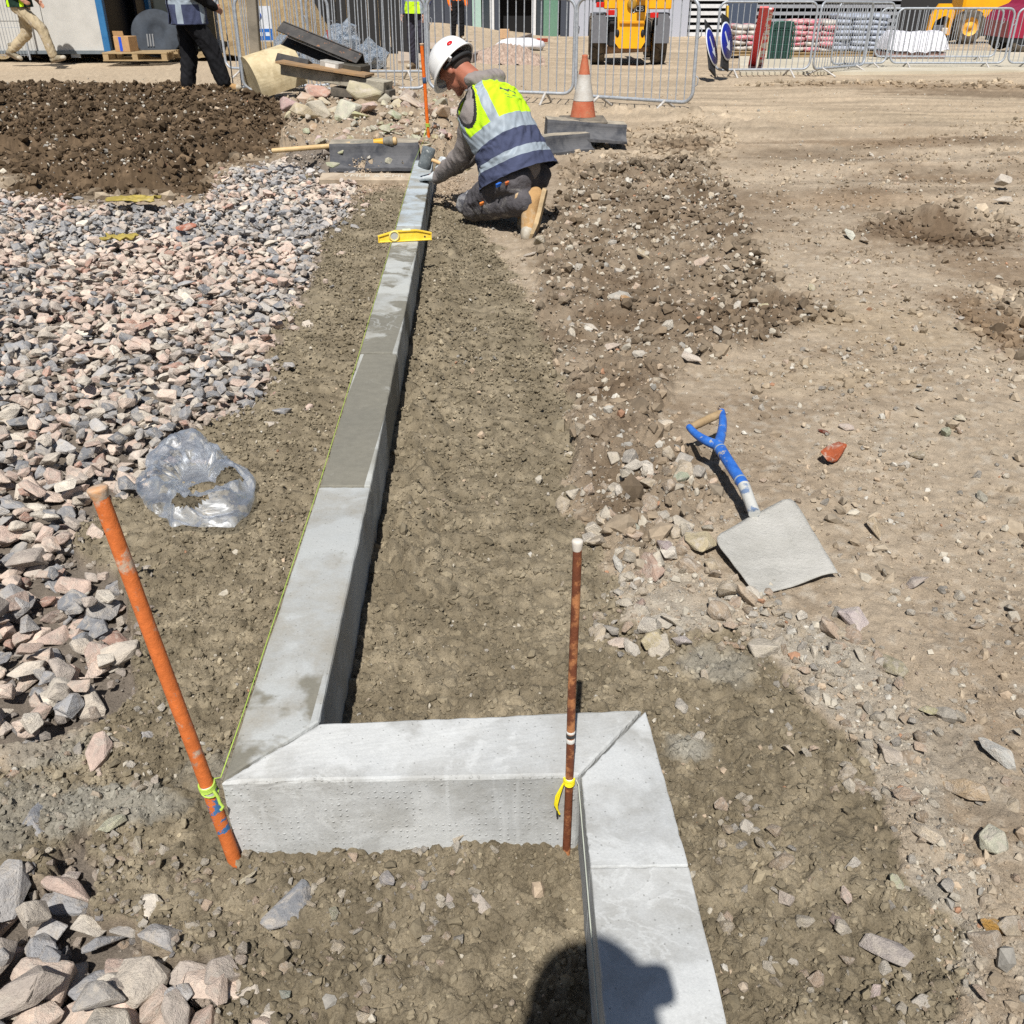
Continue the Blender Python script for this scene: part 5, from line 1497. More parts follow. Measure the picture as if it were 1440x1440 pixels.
# ------------------------------------------------------------------ rubble ridge: broken concrete lumps and stones
ridge = tag(empty('rubble_ridge', (-1.6, 10.6, 0)), kind='structure')
rr = random.Random(12)
CH = [me.copy() for me in ROCKS_O[:10]] if 'ROCKS_O' in globals() else []
big = [(428,150,.20),(447,148,.24),(512,150,.25),(470,163,.16),(540,150,.17),(560,158,.20),(520,168,.2),(575,152,.15),(582,160,.2),(600,170,.14),(490,172,.24),(450,172,.22),(430,178,.18),(555,175,.15),(620,160,.15),(625,178,.16),(640,165,.13),(410,165,.2)]
for i in range(130):
    big.append((rr.uniform(405, 665), rr.uniform(140, 232), rr.choice([.05, .06, .07, .08, .10])))
conc = [A(194,184,160), A(184,172,150), A(192,168,146), A(200,192,172), A(178,160,136)]
for px, py, s in big:
    if not CH: break
    p = G(px, py, .08)
    if abs(p.x - float(KX(np.array(p.y)))) < .25 and p.y < 8.2: continue
    zz = float(ground_height(np.array([p.x]), np.array([p.y]))[0])
    o = link('concrete_chunk' if s > .12 else 'stone', rr.choice(CH), ridge, Vector((p.x, p.y, zz + s * .25)) - ridge.location, (rr.uniform(-.5, .5), rr.uniform(-.5, .5), rr.uniform(0, 6.3)), (s * rr.uniform(.8, 1.2), s * rr.uniform(.7, 1), s * rr.uniform(.6, .9)))
    o.color = (*[c * rr.uniform(.85, 1.1) for c in rr.choice(conc)], 1)

# loose stones lying on the dry side, and the ones that stand out singly
loose = [(955,690,.045),(1000,795,.04),(935,770,.05),(915,800,.05),(885,750,.04),(870,795,.03),(918,905,.05),(872,900,.04),(960,902,.035),(985,770,.06),(925,600,.05),(985,500,.03),(1255,935,.045),(1200,870,.05),(1215,340,.05),(1195,335,.06),(1210,412,.035),
         (890,395,.05),(870,430,.05),(1060,430,.04),(1395,1180,.05),(1250,1335,.05),(1305,1185,.05),(1360,1110,.045),(1250,1060,.04),(1275,1120,.03),(1335,1010,.04),(1310,1000,.03),(1420,1300,.04),(1385,1330,.04),(760,350,.07),(745,358,.04),(1075,430,.04),(1140,405,.04),(820,300,.04),(880,300,.035),
         (905,365,.05),(940,470,.05),(830,470,.04),(860,500,.05),(800,380,.04),(985,380,.05),(650,1190,.02),(676,1267,.022),(585,1298,.014),(630,1260,.014),(470,1290,.018),(545,1245,.02),(350,1235,.022),(160,1160,.028),(95,1210,.03),(190,1180,.02),(215,1100,.02),(400,1390,.02),(920,1330,.012),(1070,1190,.016),(1105,1265,.02),(1190,1255,.016),(1020,1170,.016),(1400,1060,.045),(1290,820,.04),(1230,745,.05),(1330,610,.04),(1350,590,.03),(1190,600,.03),(1380,700,.03),(1290,640,.03),(900,850,.03),(1030,900,.02),(1260,1240,.02),(1330,1250,.025),(1175,1290,.018),(1230,1390,.02),(1300,1400,.02)]
for px, py, s in loose:
    if not CH: break
    p = G(px, py, .01); zz = float(ground_height(np.array([p.x]), np.array([p.y]))[0])
    o = link('stone', rr.choice(CH), ground, (p.x, p.y, zz + s * .3), (rr.uniform(-.5, .5), rr.uniform(-.5, .5), rr.uniform(0, 6.3)), (s * rr.uniform(.9, 1.3), s * rr.uniform(.7, 1), s * rr.uniform(.55, .8)))
    c = rr.choice([A(206,195,174), A(196,178,152), A(212,203,187), A(184,168,146), A(176,170,160)]); o.color = (*[q * rr.uniform(.9, 1.1) for q in c], 1)
if CH:
    def solo(name, px, py, s, c, label, cat, zk=.35, lift=0.0):
        p = G(px, py, .02); zz = float(ground_height(np.array([p.x]), np.array([p.y]))[0])
        o = link(name, rr.choice(CH), None, (p.x, p.y, zz + s[2] * zk + lift), (rr.uniform(-.2, .2), rr.uniform(-.2, .2), rr.uniform(0, 6.3)), s); o.color = (*c, 1)
        return tag(o, label, cat)
    solo('broken_brick', 1170, 640, (.085, .06, .055), A(176,92,58), 'broken red brick lump right of the shovel handle', 'brick', .5)
    solo('brick_chip', 1160, 603, (.028, .02, .016), A(136,70,54), 'small dark red brick chip behind the broken brick', 'brick')
    solo('brick_chip', 962, 668, (.035, .022, .014), A(188,106,70), 'flat orange brick chip beside the shovel\'s shaft', 'brick')
    solo('yellow_stone', 1404, 1300, (.034, .024, .022), A(206,160,88), 'yellow ochre stone at the lower right edge', 'stone')
    solo('concrete_lump', 1408, 268, (.09, .07, .07), A(206,196,182), 'pale concrete lump near the right edge, upper of two', 'concrete lump', .9)
    solo('concrete_lump', 1412, 282, (.07, .06, .05), A(198,188,174), 'pale concrete lump near the right edge, lower of two', 'concrete lump', .5)
    solo('flint_stone', 970, 505, (.07, .028, .025), A(212,200,186), 'long pale stone lying on the brown clods', 'stone')
    solo('round_stone', 880, 432, (.055, .045, .04), A(190,150,104), 'rounded orange brown stone among the clods right of the worker', 'stone')
    solo('red_stone', 262, 324, (.08, .065, .06), A(186,120,98), 'reddish angular stone standing out of the grey stone bed', 'stone', .9, .03)
    for px, py, nm, lb in ((188, 286, .20, 'flat yellow scrap lying at the edge of the dark heap'), (168, 341, .13, 'flat yellow scrap among the stones'), (355, 422, .09, 'small yellow scrap near the soil edge of the stone bed')):
        pass
    mm = MB()
    YEL = M_cloth('yellow_scrap', A(176,158,84), .3, 10, A(190,176,140), .5)
    for px, py, w, lb in ((188, 286, .15, 'larger crumpled yellow scrap below the dark soil heap'), (168, 341, .09, 'thin yellow scrap in the middle of the stone bed')):
        p = G(px, py, .03); n = 14
        xs, ys = np.meshgrid(np.linspace(-1, 1, n), np.linspace(-1, 1, n))
        sh = 1 + .25 * fbm(xs * 1.3 + px, ys * 1.3, 2, 7)
        P = np.stack([xs * w * sh, ys * w * .45 * sh, .035 + .02 * fbm(xs * 2 + py, ys * 2, 3, 9)], -1)
        o = link('yellow_scrap', grid_mesh('yellow_scrap', P, YEL), None, p); sd = o.modifiers.new('s', 'SOLIDIFY'); sd.thickness = .008
        tag(o, lb, 'scrap')

# ------------------------------------------------------------------ back left: bank, cabin, pallet, lid
def bank():
    xs = np.concatenate([np.linspace(-40, -13, 12), np.linspace(-12.8, -3.2, 120)]); ys = np.concatenate([np.linspace(20.6, 27, 90), np.linspace(27.5, 60, 12)])
    X, Y = np.meshgrid(xs, ys)
    edge = sstep(-3.4, -5.2, X)
    Z = (3.0 * sstep(21.2, 27.5, Y + .5 * fbm(X * .5, Y * .5, 2, 3)) * edge - .25 * (1 - edge)) + .10 * fbm(X * 1.7, Y * 1.7, 4, 5) * edge + .05 * clods(X / .25, Y / .25, 8) * edge - .03 + ground_base(X, Y) * (1 - edge)
    t = NT('bank_soil'); v = t.coord()
    col = t.ramp(t.noise(v, 1.8, 8, .75), [(.3, A(138,112,76)), (.52, A(186,160,118)), (.7, A(210,190,150))])
    col = t.mix(t.ramp(t.noise(v, .9, 6, .7), [(.6, (0, 0, 0)), (.7, (.7, .7, .7))]), col, A(120,128,60))
    t.color(col).set(.95).bump(t.noise(v, 14, 8, .75), .08, 1)
    tag(link('earth_bank', grid_mesh('earth_bank', np.stack([X, Y, Z], -1), t.m)), kind='structure')
bank()

def cabin():
    c = Vector((-10.05, 20.25, 0)); root = empty('site_cabin', c)
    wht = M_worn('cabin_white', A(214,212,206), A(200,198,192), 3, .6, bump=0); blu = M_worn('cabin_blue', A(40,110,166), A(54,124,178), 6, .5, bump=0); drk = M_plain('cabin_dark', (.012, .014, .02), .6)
    w, dpt, h, z0 = 2.25, 2.6, 2.5, .14
    for i in range(2):
        m = MB(); m.box((w * (.25 + .5 * i), .03, z0 + h / 2), (w / 2 - .012, .05, h)); m.build('front_panel', wht, root)
    m = MB(); m.box((w / 2, dpt, z0 + h / 2), (w, .05, h)); m.build('rear_panel', wht, root)
    m = MB(); m.box((.02, dpt / 2, z0 + h / 2), (.05, dpt - .1, h)); m.build('side_panel', wht, root)
    m = MB(); m.box((w - .25, dpt / 2, z0 + h / 2), (.04, dpt - .12, h)); m.build('interior_shade_sheet', drk, root)  # near-black sheet paints the shade inside the open cabin
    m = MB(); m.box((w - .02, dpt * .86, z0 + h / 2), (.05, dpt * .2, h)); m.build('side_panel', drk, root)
    for x, y in ((-.02, .0), (w + .02, .0), (-.02, dpt), (w + .02, dpt)):
        m = MB(); m.box((x, y, z0 + h / 2), (.13, .13, h + .04), bev=.01); m.build('corner_post', blu, root)
    m = MB(); m.box((w / 2, dpt / 2, z0 - .03), (w + .1, dpt + .1, .05)); m.build('floor_frame', M_plain('cabin_frame', A(120,130,136), .6), root)
    m = MB(); m.box((w / 2, dpt / 2, z0 + h + .06), (w + .16, dpt + .16, .1)); m.build('roof', blu, root)
    m = MB(); m.box((w * .72, .0, .06), (.18, .02, .08)); m.build('fork_pocket', GALV, root)
    m = MB(); m.tube([(w + .05, .7, z0 + 1.4), (w + .05, .7, z0 + 1.05)], .06, 10); m.build('red_extinguisher', M_plain('ext_red', A(220,60,30), .4), root)
    tag(root, 'white site cabin with blue corner posts behind the walking man', 'cabin')
    f = empty('mesh_fence_panel', (-9.95, 19.95, 0)); 
    me_v = MB(); me_v.tube([(0, 0, .05), (0, 0, 2.0)], .004, 5, caps=False); mv = me_v.mesh('wire', GALV)
    for i in range(13): link('wire', mv, f, (i * .06, 0, 0))
    mh = MB(); mh.tube([(0, 0, 0), (.75, 0, 0)], .004, 5, caps=False); mh = mh.mesh('cross_wire', GALV)
    for z in (.08, .55, 1.1, 1.5): link('cross_wire', mh, f, (0, 0, z))
    m = MB(); m.tube([(.76, 0, 0), (.76, 0, 2.0)], .02, 8); m.tube([(-.02, 0, 0), (-.02, 0, 2.0)], .02, 8); m.build('post', GALV, f)
    tag(f, 'thin wire mesh panel leaning on the white cabin', 'mesh panel')
cabin()

WOOD = M_worn('pallet_wood', A(190,164,122), A(164,140,104), 6, .85)
def pallet(c, rotz, label, w=1.2, d=.9):
    root = empty('pallet', c, (0, 0, rotz))
    for i in range(6):
        m = MB(); m.box((0, -d / 2 + .06 + (d - .12) * i / 5, .135), (w, .11, .022)); m.build('deck_board', WOOD, root)
    for y in (-d / 2 + .06, 0, d / 2 - .06):
        m = MB(); m.box((0, y, .011), (w, .1, .02)); m.build('bottom_board', WOOD, root)
        for x in (-w / 2 + .06, 0, w / 2 - .06):
            m = MB(); m.box((x, y, .072), (.1, .1, .1)); m.build('block', WOOD, root)
    return tag(root, label, 'pallet', 'wooden pallets')
pc = GP(193, 92)
pallet((pc.x, pc.y + .35, .0), .04, 'wooden pallet with a cardboard box on it beside the cabin')
def carton():
    c = AT(181, 83, pc.y + .25); root = empty('cardboard_box', (c.x, c.y, .146), (0, 0, -.25))
    kr = M_plain('cardboard', A(196,156,110), .8)
    m = MB(); m.box((0, 0, .13), (.32, .28, .26), bev=.004); m.build('carton', kr, root)
    m = MB(); m.box((-.04, -.135, .30), (.22, .006, .1), rot=(.2, 0, 0)); m.build('open_flap', kr, root)
    m = MB(); m.box((-.02, -.1415, .13), (.06, .003, .24)); m.build('blue_tape', M_plain('tape_blue', A(40,90,220), .5), root)
    tag(root, 'cardboard box with blue tape standing on the pallet', 'box')
carton()
def lid():
    c = AT(226, 92, pc.y + .62); root = empty('round_black_lid', (c.x, c.y, .02), (math.radians(62), 0, math.radians(14)))
    m = MB(); m.lathe([(.0001, .03), (.16, .035), (.17, .05), (.40, .04), (.44, .02), (.46, .02), (.46, -.02), (.44, -.025), (.0001, -.02)], 40, M=Matrix.Translation((0, .46, 0))); m.build('disc', M_worn('lid_plastic', A(40,46,54), A(60,68,78), 5, .8), root)  # black plastic, its colour lowered further to include some shade
    for x in (-.05, 0, .05):
        m = MB(); m.box((x - .12, .30, .05), (.025, .24, .03)); m.build('rib', M_plain('lid_rib', (.02, .022, .026), .5), root)
    tag(root, 'round black plastic lid leaning beside the cardboard box', 'lid')
lid()
m = MB(); m.box((0, 0, .55), (1.0, .6, 1.1), bev=.03)
tag(m.build('dark_crate', M_plain('crate_dark', (.02, .025, .022), .8), loc=(pc.x + .55, pc.y + 1.6, .1)), 'dark crate standing behind the round black lid', 'crate')

# ------------------------------------------------------------------ middle back: hoarding, rubbish, notice, building
DARKB = M_plain('hoarding_shaded_black', (.014, .014, .015), .8)  # dark paint taken near black to put the boards' shade into the colour
ho = empty('dark_hoarding', (-8.2, 24.3, -.2))
for i in range(26):
    m = MB(); m.box((i * .24, .02 * (i % 2), 1.5), (.225, .03, 3.4)); m.build('board', DARKB, ho)
tag(ho, 'dark timber hoarding of upright boards, shade put into their black, behind the far barriers', 'hoarding')
t = NT('wrap_plastic'); v = t.coord()
t.color(t.ramp(t.noise(v, 6, 6, .7, .8), [(.35, A(120,140,164)), (.5, A(190,204,220)), (.65, A(232,236,242))])).set(.25, 0, .6).bump(t.noise(v, 9, 6, .7, 1.0), .12, 1)
WRAP = t.m
for k, (px, py, s, lb) in enumerate(((478, 92, (.42, .3, .42), 'crumpled pale plastic wrapping in the rubbish heap, tallest bundle'), (518, 96, (.36, .28, .26), 'crumpled pale plastic wrapping in the rubbish heap, right bundle'), (395, 98, (.40, .3, .3), 'crumpled pale plastic wrapping behind the round concrete block'), (440, 97, (.35, .3, .24), 'crumpled pale plastic wrapping under the slanted black channel'))):
    p = GP(px, py + 4); me = lump_rock(700 + k, 3, .35, 1.0); me.materials.append(WRAP)
    n = len(me.vertices); co = np.zeros(n * 3, np.float32); me.vertices.foreach_get('co', co); co = co.reshape(-1, 3)
    co *= (1 + .22 * fbm(co[:, 0] * 2.2 + k, co[:, 1] * 2.2 + co[:, 2] * 1.7, 3, 30 + k))[:, None]; me.vertices.foreach_set('co', co.reshape(-1))
    for q in me.polygons: q.use_smooth = False
    tag(link('plastic_wrapping', me, None, (p.x, p.y + .6, p.z + s[2] * .8), (0, 0, k), s), lb, 'plastic rubbish', 'plastic rubbish bundles')
beam('red_lath', AT(460, 42, 17.0), AT(466, 72, 17.0), .03, .03, M_plain('lath_red', A(160,60,50), .6), 'thin red lath sticking out of the plastic rubbish', 'lath')
def notice():
    c = AT(373, 58, 15.6); root = empty('notice_board', c)
    w, h = .27, .46
    m = MB(); m.box((0, 0, h / 2), (w, .012, h)); m.build('panel', M_plain('notice_white', A(226,230,236), .5), root)
    m = MB(); m.box((-.0, -.008, .09), (w - .02, .004, .15)); m.build('blue_field', M_plain('notice_blue', A(30,110,200), .5), root)
    m = MB(); m.lathe([(.065, -.002), (.065, .002), (.0001, .003)], 24, M=Matrix.Translation((-w / 2 + .06, -.009, .33)) @ Matrix.Rotation(math.pi / 2, 4, 'X')); m.build('blue_disc', M_plain('disc_blue', A(24,84,180), .5), root)
    for x in (-.05, .05):
        m = MB(); m.box((x, -.012, .095), (.06, .003, .05)); m.build('white_mark', M_plain('mark_white', A(220,230,240), .5), root)
    tag(root, 'white and blue site notice hung on the far barrier', 'sign')
notice()

def building():
    Y = 46.0; zb = AT(720, 53, Y).z
    root = empty('grey_building', (0, Y, zb))
    X = lambda px: AT(px, 30, Y).x
    H = 5.0
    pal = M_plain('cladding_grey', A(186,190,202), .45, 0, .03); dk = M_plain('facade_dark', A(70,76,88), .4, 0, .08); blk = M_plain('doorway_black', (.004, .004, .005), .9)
    whi = M_plain('frame_white', A(226,228,230), .5); mint = M_plain('glass_mint', A(176,206,196), .2, 0, .05); gls = M_plain('glass_dark', A(60,70,78), .08, 0, .1); grn = M_plain('glass_green', A(110,150,130), .1)
    def slab_(name, x0, x1, z0, z1, y, t, mat):
        m = MB(); m.box(((X(x0) + X(x1)) / 2, y + t / 2, (z0 + z1) / 2), (abs(X(x1) - X(x0)), t, z1 - z0)); return m.build(name, mat, root)
    slab_('wall', 500, 1700, -1, H + 2, 2.2, .3, M_plain('inner_wall', A(110,112,116), .8))
    slab_('doorway', 703, 748, 0, 2.6, 1.2, .1, blk)  # near-black slab stands in for the unlit inside of the doorway
    for a, b, mat, nm in ((560, 625, dk, 'dark_panel'), (625, 664, dk, 'dark_panel'), (664, 677, mint, 'pane'), (678, 689, gls, 'pane'), (754, 764, gls, 'pane'), (764, 785, grn, 'pane'), (788, 800, dk, 'dark_panel')): slab_(nm, a + .3, b - .3, 0, H, .05, .12, mat)
    slab_('dark_panel', 695.5, 703, 0, H, .02, .4, dk)
    for a in (689, 747.5): slab_('door_frame', a, a + 6, 0, H, -.06, .3, whi)
    slab_('door_sill', 660, 690, -.06, .06, -.1, .3, whi)
    slab_('lintel', 703, 748, 2.6, H, .0, .3, dk)
    for i in range(6): slab_('cladding_panel', 800.5 + 28 * i, 827.5 + 28 * i, .0, H, .0, .2, pal)
    for z in range(18): slab_('louvre_slat', 968.5, 1021, .06 + z * .27, .06 + z * .27 + .15, -.05, .2, whi)
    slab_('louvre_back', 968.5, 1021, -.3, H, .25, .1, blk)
    slab_('dark_panel', 1021.5, 1062, -.3, H, .0, .2, M_plain('blue_grey', A(72,84,104), .4))
    for z in range(18): slab_('louvre_slat', 1062.5, 1262, .06 + z * .27, .06 + z * .27 + .13, -.05, .2, M_plain('louvre_grey', A(160,164,172), .4) if z == 0 else bpy.data.materials['louvre_grey'])
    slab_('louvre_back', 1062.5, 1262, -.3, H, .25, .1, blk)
    slab_('dark_panel', 1262.5, 1700, -.3, H, .0, .2, M_plain('facade_black', (.02, .02, .022), .5))
    slab_('plinth', 800, 1700, -.9, -.02, -.3, .6, M_plain('plinth_cream', A(224,212,186), .8))
    slab_('roof', 480, 1720, H + .02, H + .3, -.4, 3.4, dk)
    tag(root, 'grey clad building with louvres and an open dark doorway in the background', 'building')
building()
# raised paving in front of the doors, edged by a sloping kerb
pv = [GP(560, 88), GP(672, 84), GP(745, 54), GP(560, 54)]
m = MB(); m.add([(p.x, p.y, p.z + .03) for p in pv] + [(p.x, p.y, p.z - .3) for p in pv], [(0, 1, 2, 3), (0, 1, 5, 4), (1, 2, 6, 5), (2, 3, 7, 6), (3, 0, 4, 7)])
tag(m.build('pavement', M_worn('paving_pinkish', A(206,188,168), A(186,170,152), .6, .9)), kind='structure')
beam('edging_rail', GP(662, 88) + Vector((0, 0, .08)), GP(747, 54) + Vector((0, 0, .1)), .1, .16, M_plain('edging_grey', A(140,128,120), .8), 'grey edging running up to the dark doorway', 'edging')
for px, py, s, c, lb, nm in ((712, 92, (.85, .9, .30), A(200,178,160), 'pinkish gravel heap beyond the barrier behind the worker', 'gravel_heap'),):
    p = GP(px, py - 3); n = 60
    xs, ys = np.meshgrid(np.linspace(-1, 1, n), np.linspace(-1, 1, n)); r2 = xs ** 2 + ys ** 2
    P = np.stack([xs * s[0], ys * s[1] * 1.6, s[2] * np.clip(1 - r2, -.1, 1) ** 1.0 + .10 * clods(xs * 9, ys * 9, 4)], -1)
    tag(link(nm, grid_mesh(nm, P, M_worn('gravel_pink', c, A(162,138,122), 14, .9, bump=.05, bscale=10)), None, (p.x, p.y + .8, p.z - .04)), lb, 'gravel heap')
p = GP(730, 70); me = lump_rock(733, 3, .2, .5); me.materials.append(M_plain('sack_white', A(228,228,232), .6))
tag(link('white_sack', me, None, (p.x, p.y, p.z + .1), (0, 0, .2), (.75, .4, .45)), 'white sack lying by the gravel heap', 'sack')
beam('red_block', GP(758, 60) + Vector((0, 0, .08)), GP(767, 60) + Vector((0, 0, .08)), .2, .12, M_plain('block_red', A(190,84,60), .8), 'small red block lying before the building', 'block')
m = MB(); m.box((0, 0, .17), (.36, .3, .3), bev=.01); p = GP(709, 55)
tag(m.build('small_carton', M_plain('carton', A(206,170,132), .8), loc=(p.x, p.y, p.z)), 'small cardboard carton at the left of the dark doorway', 'box')

FARK = dict(STAND)
person(GP(590, 98) + Vector((0, 0, 0)), math.radians(150), 'far worker in lime vest and dark trousers behind the orange rod', FARK, dict(top=NAVY, legs=M_cloth('far_navy', A(60,58,70)), boot=SOLE_DK, sole=SOLE_DK, vest=[HIVIS, HIVIS, REFL, TRIM], bands={'split': .0, 'rings': [(.3, .36)]}), 1.0, hat=hat_w)
pz = GP(644, 58)
person(pz + Vector((0, 0, .03)), math.radians(200), 'far worker in orange jacket standing near the glazed doors', FARK, dict(top=HIVIS_O, legs=BLACKC, boot=SOLE_DK, sole=SOLE_DK), 1.02, hat=hat_w)

# ------------------------------------------------------------------ telehandler seen from behind
def wheel(root, c, R, w, tyre_m, rim_m, axis='X'):
    T = Matrix.Translation(c) @ (Matrix.Rotation(math.pi / 2, 4, 'Y') if axis == 'X' else Matrix.Rotation(math.pi / 2, 4, 'X'))
    m = MB(); m.lathe([(R * .56, -w / 2), (R * .9, -w / 2), (R, -w * .36), (R, w * .36), (R * .9, w / 2), (R * .56, w / 2)], 36, M=T)
    for i in range(20):
        a = i / 20 * 2 * math.pi
        m.box((0, 0, 0), (R * .09, w * .44, R * .13), 0, T @ Matrix.Rotation(a, 4, 'Z') @ Matrix.Translation((R * 1.0, 0, w * (.22 if i % 2 else -.22))) @ Matrix.Rotation(math.pi / 2, 4, 'X') @ Matrix.Rotation(.5 if i % 2 else -.5, 4, 'X'))
    ty = m.build('tyre', tyre_m, root)
    for sg in (-1, 1):
        m = MB(); m.lathe([(R * .58, sg * w * .46), (R * .52, sg * w * .44), (R * .48, sg * w * .30), (R * .2, sg * w * .24), (R * .18, sg * w * .36), (.0001, sg * w * .37)], 28, M=T); m.build('rim', rim_m, ty)
    return ty
YEL_M = M_worn('machine_yellow', A(246,176,10,.95), A(236,166,20,.92), 5, .4, bump=0)
TYRE = M_worn('tyre_dusty', A(60,54,48), A(120,108,92), 5, .9)
GRM = M_plain('mudguard_grey', A(112,114,120), .6)
DIRT = M_worn('axle_dirt', A(196,160,128), A(160,130,104), 6, .9)
BLK = M_plain('machine_black', (.01, .01, .011), .7)
REDL = M_plain('lamp_red', A(210,30,24), .3)
def telehandler():
    g = GP(882, 91); s = 62.0
    root = empty('telehandler', (g.x, g.y, g.z), (0, 0, math.radians(-3)))
    x = lambda px: (px - 882) / s
    z = lambda py: (92 - py) / s
    for px in (841, 924):
        wheel(root, (x(px), .25, .46), .46, .31, TYRE, YEL_M); wheel(root, (x(px), 2.5, .46), .46, .31, TYRE, YEL_M)
        m = MB(); m.prism([(-.16, .42), (.16, .42), (.16, .86), (.10, .98), (-.10, .98), (-.16, .86)], -.42, -.30, M=Matrix.Translation((x(px), 0, .03))); m.box((x(px), .1, .99), (.30, .9, .05)); m.build('mudguard', GRM, root)
    m = MB(); m.prism([(x(865), z(46)), (x(861), z(62)), (x(868), z(70)), (x(897), z(70)), (x(902), z(62)), (x(899), z(46)), (x(903), z(12)), (x(863), z(12))], -.55, -.1); m.build('counterweight', YEL_M, root)
    m = MB(); m.box((x(883), -.57, z(39)), (.52, .05, .06), bev=.01); m.build('ledge', M_plain('yellow_shade', A(226,156,8,.9), .5), root)
    for a, b in ((846, 865), (904, 934)):
        m = MB(); m.box(((x(a) + x(b)) / 2, -.2, z(17)), (x(b) - x(a), .5, .23), bev=.02); m.build('rear_wing', YEL_M, root)
    m = MB(); m.box((x(893), 1.2, z(2)), (.17, 4.2, .24), bev=.02); m.build('boom', M_plain('boom_yellow', A(238,180,90), .45), root)
    for px in (865, 898):
        m = MB(); m.lathe([(.05, -.003), (.05, .01), (.0001, .012)], 20, M=Matrix.Translation((x(px), -.552, z(52))) @ Matrix.Rotation(math.pi / 2, 4, 'X') @ Matrix.Diagonal((.8, 1.5, 1, 1))); m.build('round_hole_shade', BLK, root)  # raised black disc paints the shade inside a round hole
    m = MB(); m.lathe([(.10, -.003), (.10, .05), (.06, .06), (.0001, .06)], 20, M=Matrix.Translation((x(882), -.552, z(18))) @ Matrix.Rotation(math.pi / 2, 4, 'X')); m.build('tail_pivot', M_plain('pivot', A(170,130,40), .5), root)
    for a, py in ((855, 28), (912, 31), (841, 19)):
        m = MB(); m.box((x(a), -.5, z(py)), (.17, .05, .1), bev=.01); o = m.build('tail_lamp', REDL, root)
    m = MB(); m.box((x(891), -.556, z(23.5)), (.27, .012, .12)); o = m.build('badge_plate', BLK, root)
    link('lettering', text_mesh('JCB', .14, M_plain('badge_white', A(240,240,240), .5)), o, (x(891), -.564, z(23.5)), (math.pi / 2, 0, 0))
    m = MB(); m.box((0, 1.0, .62), (.9, 2.6, .5), bev=.03); m.build('chassis', BLK, root)
    m = MB(); m.box((0, .2, .42), (1.0, .16, .14), bev=.04); m.tube([(x(850), .1, .30), (x(866), .05, .33), (x(880), .05, .30), (x(908), .1, .33)], [.10, .11, .07, .08], 10); m.build('axle', DIRT, root)
    m = MB(); m.box((x(857), 1.2, z(-12)), (.66, 1.2, .95), bev=.05); cabb = m.build('cab', M_plain('cab_glass', A(120,150,158), .08), root)
    for px in (838, 876):
        m = MB(); m.box((x(px), .58, z(-12)), (.05, .06, .98)); m.build('cab_pillar', BLK, cabb)
    m = MB(); m.box((x(934), .1, z(4)), (.18, .05, .16), bev=.02); m.tube([(x(928), .1, z(16)), (x(931), .1, z(8))], .015, 6); m.build('mirror', M_plain('mirror_blue', A(110,150,210), .2), root)
    tag(root, 'yellow telehandler seen from behind on the dirt beyond the barriers', 'telehandler')
telehandler()

# ------------------------------------------------------------------ back right: slab strip, stacks, signs, loader, red vehicle
q = [GP(1040, 106), GP(1700, 101), GP(1700, 74), GP(1040, 74)]
m = MB(); m.add([(p.x, p.y, p.z + .05) for p in q] + [(p.x, p.y, p.z - .2) for p in q], [(0, 1, 2, 3), (0, 1, 5, 4), (1, 2, 6, 5), (2, 3, 7, 6), (3, 0, 4, 7)])
tag(m.build('concrete_strip', M_worn('strip_concrete', A(214,206,186), A(196,186,164), 1.2, .9)), kind='structure')

def bag_stack(pxa, pxb, pyb, rows, cols, mats, label, bh=.115, dep=.9, Yoff=0.0):
    a, b = GP(pxa, pyb), GP(pxb, pyb); root = empty('bag_stack', (a.x, a.y + Yoff, a.z + .05)); W_s = (b - a).length
    pm = MB()
    for yy in (0.08, dep / 2, dep - .08): pm.box((W_s / 2, yy, .05), (W_s, .1, .08))
    pm.box((W_s / 2, dep / 2, .1), (W_s + .04, dep, .02)); pm.build('pallet_base', WOOD, root)
    me = lump_rock(811, 2, .08, 1.0); n = len(me.vertices)
    co = np.zeros(n * 3, np.float32); me.vertices.foreach_get('co', co); co = co.reshape(-1, 3)
    co = np.sign(co) * np.abs(co) ** .55; me.vertices.foreach_set('co', co.reshape(-1)); me.materials.append(None)
    for r in range(rows):
        for c in range(cols):
            for dd in range(2):
                o = link('bag', me, root, (W_s * (c + .5) / cols + rr.uniform(-.02, .02), dep * (.25 + .5 * dd) + rr.uniform(-.03, .02), .12 + bh * (r + .5)), (rr.uniform(-.05, .05), rr.uniform(-.06, .06), rr.uniform(-.08, .08)), (W_s / cols * .54, dep * .27, bh * .56))
                o.material_slots[0].link = 'OBJECT'; o.material_slots[0].material = rr.choice(mats)
    return tag(root, label, 'bag stack', 'stacks of bagged material')
PK = M_worn('bag_pink', A(220,110,130), A(214,196,190), 2.2, .4, bump=.01, bscale=6, lo=.45, hi=.55); PW = M_plain('bag_pale', A(206,198,190), .4); GB = M_worn('bag_grey', A(160,170,190), A(200,206,216), 4, .35, bump=.02, bscale=5)
bag_stack(1030, 1066, 82, 5, 2, [PK, PW, PW], 'stack of pink and white bags left of the red boards')
bag_stack(1108, 1172, 84, 6, 3, [PK, PK, PW], 'stack of pink and white bags behind the two steel barriers')
bag_stack(1170, 1246, 83, 7, 3, [GB], 'stack of grey wrapped bags right of the pink bags', Yoff=.1)
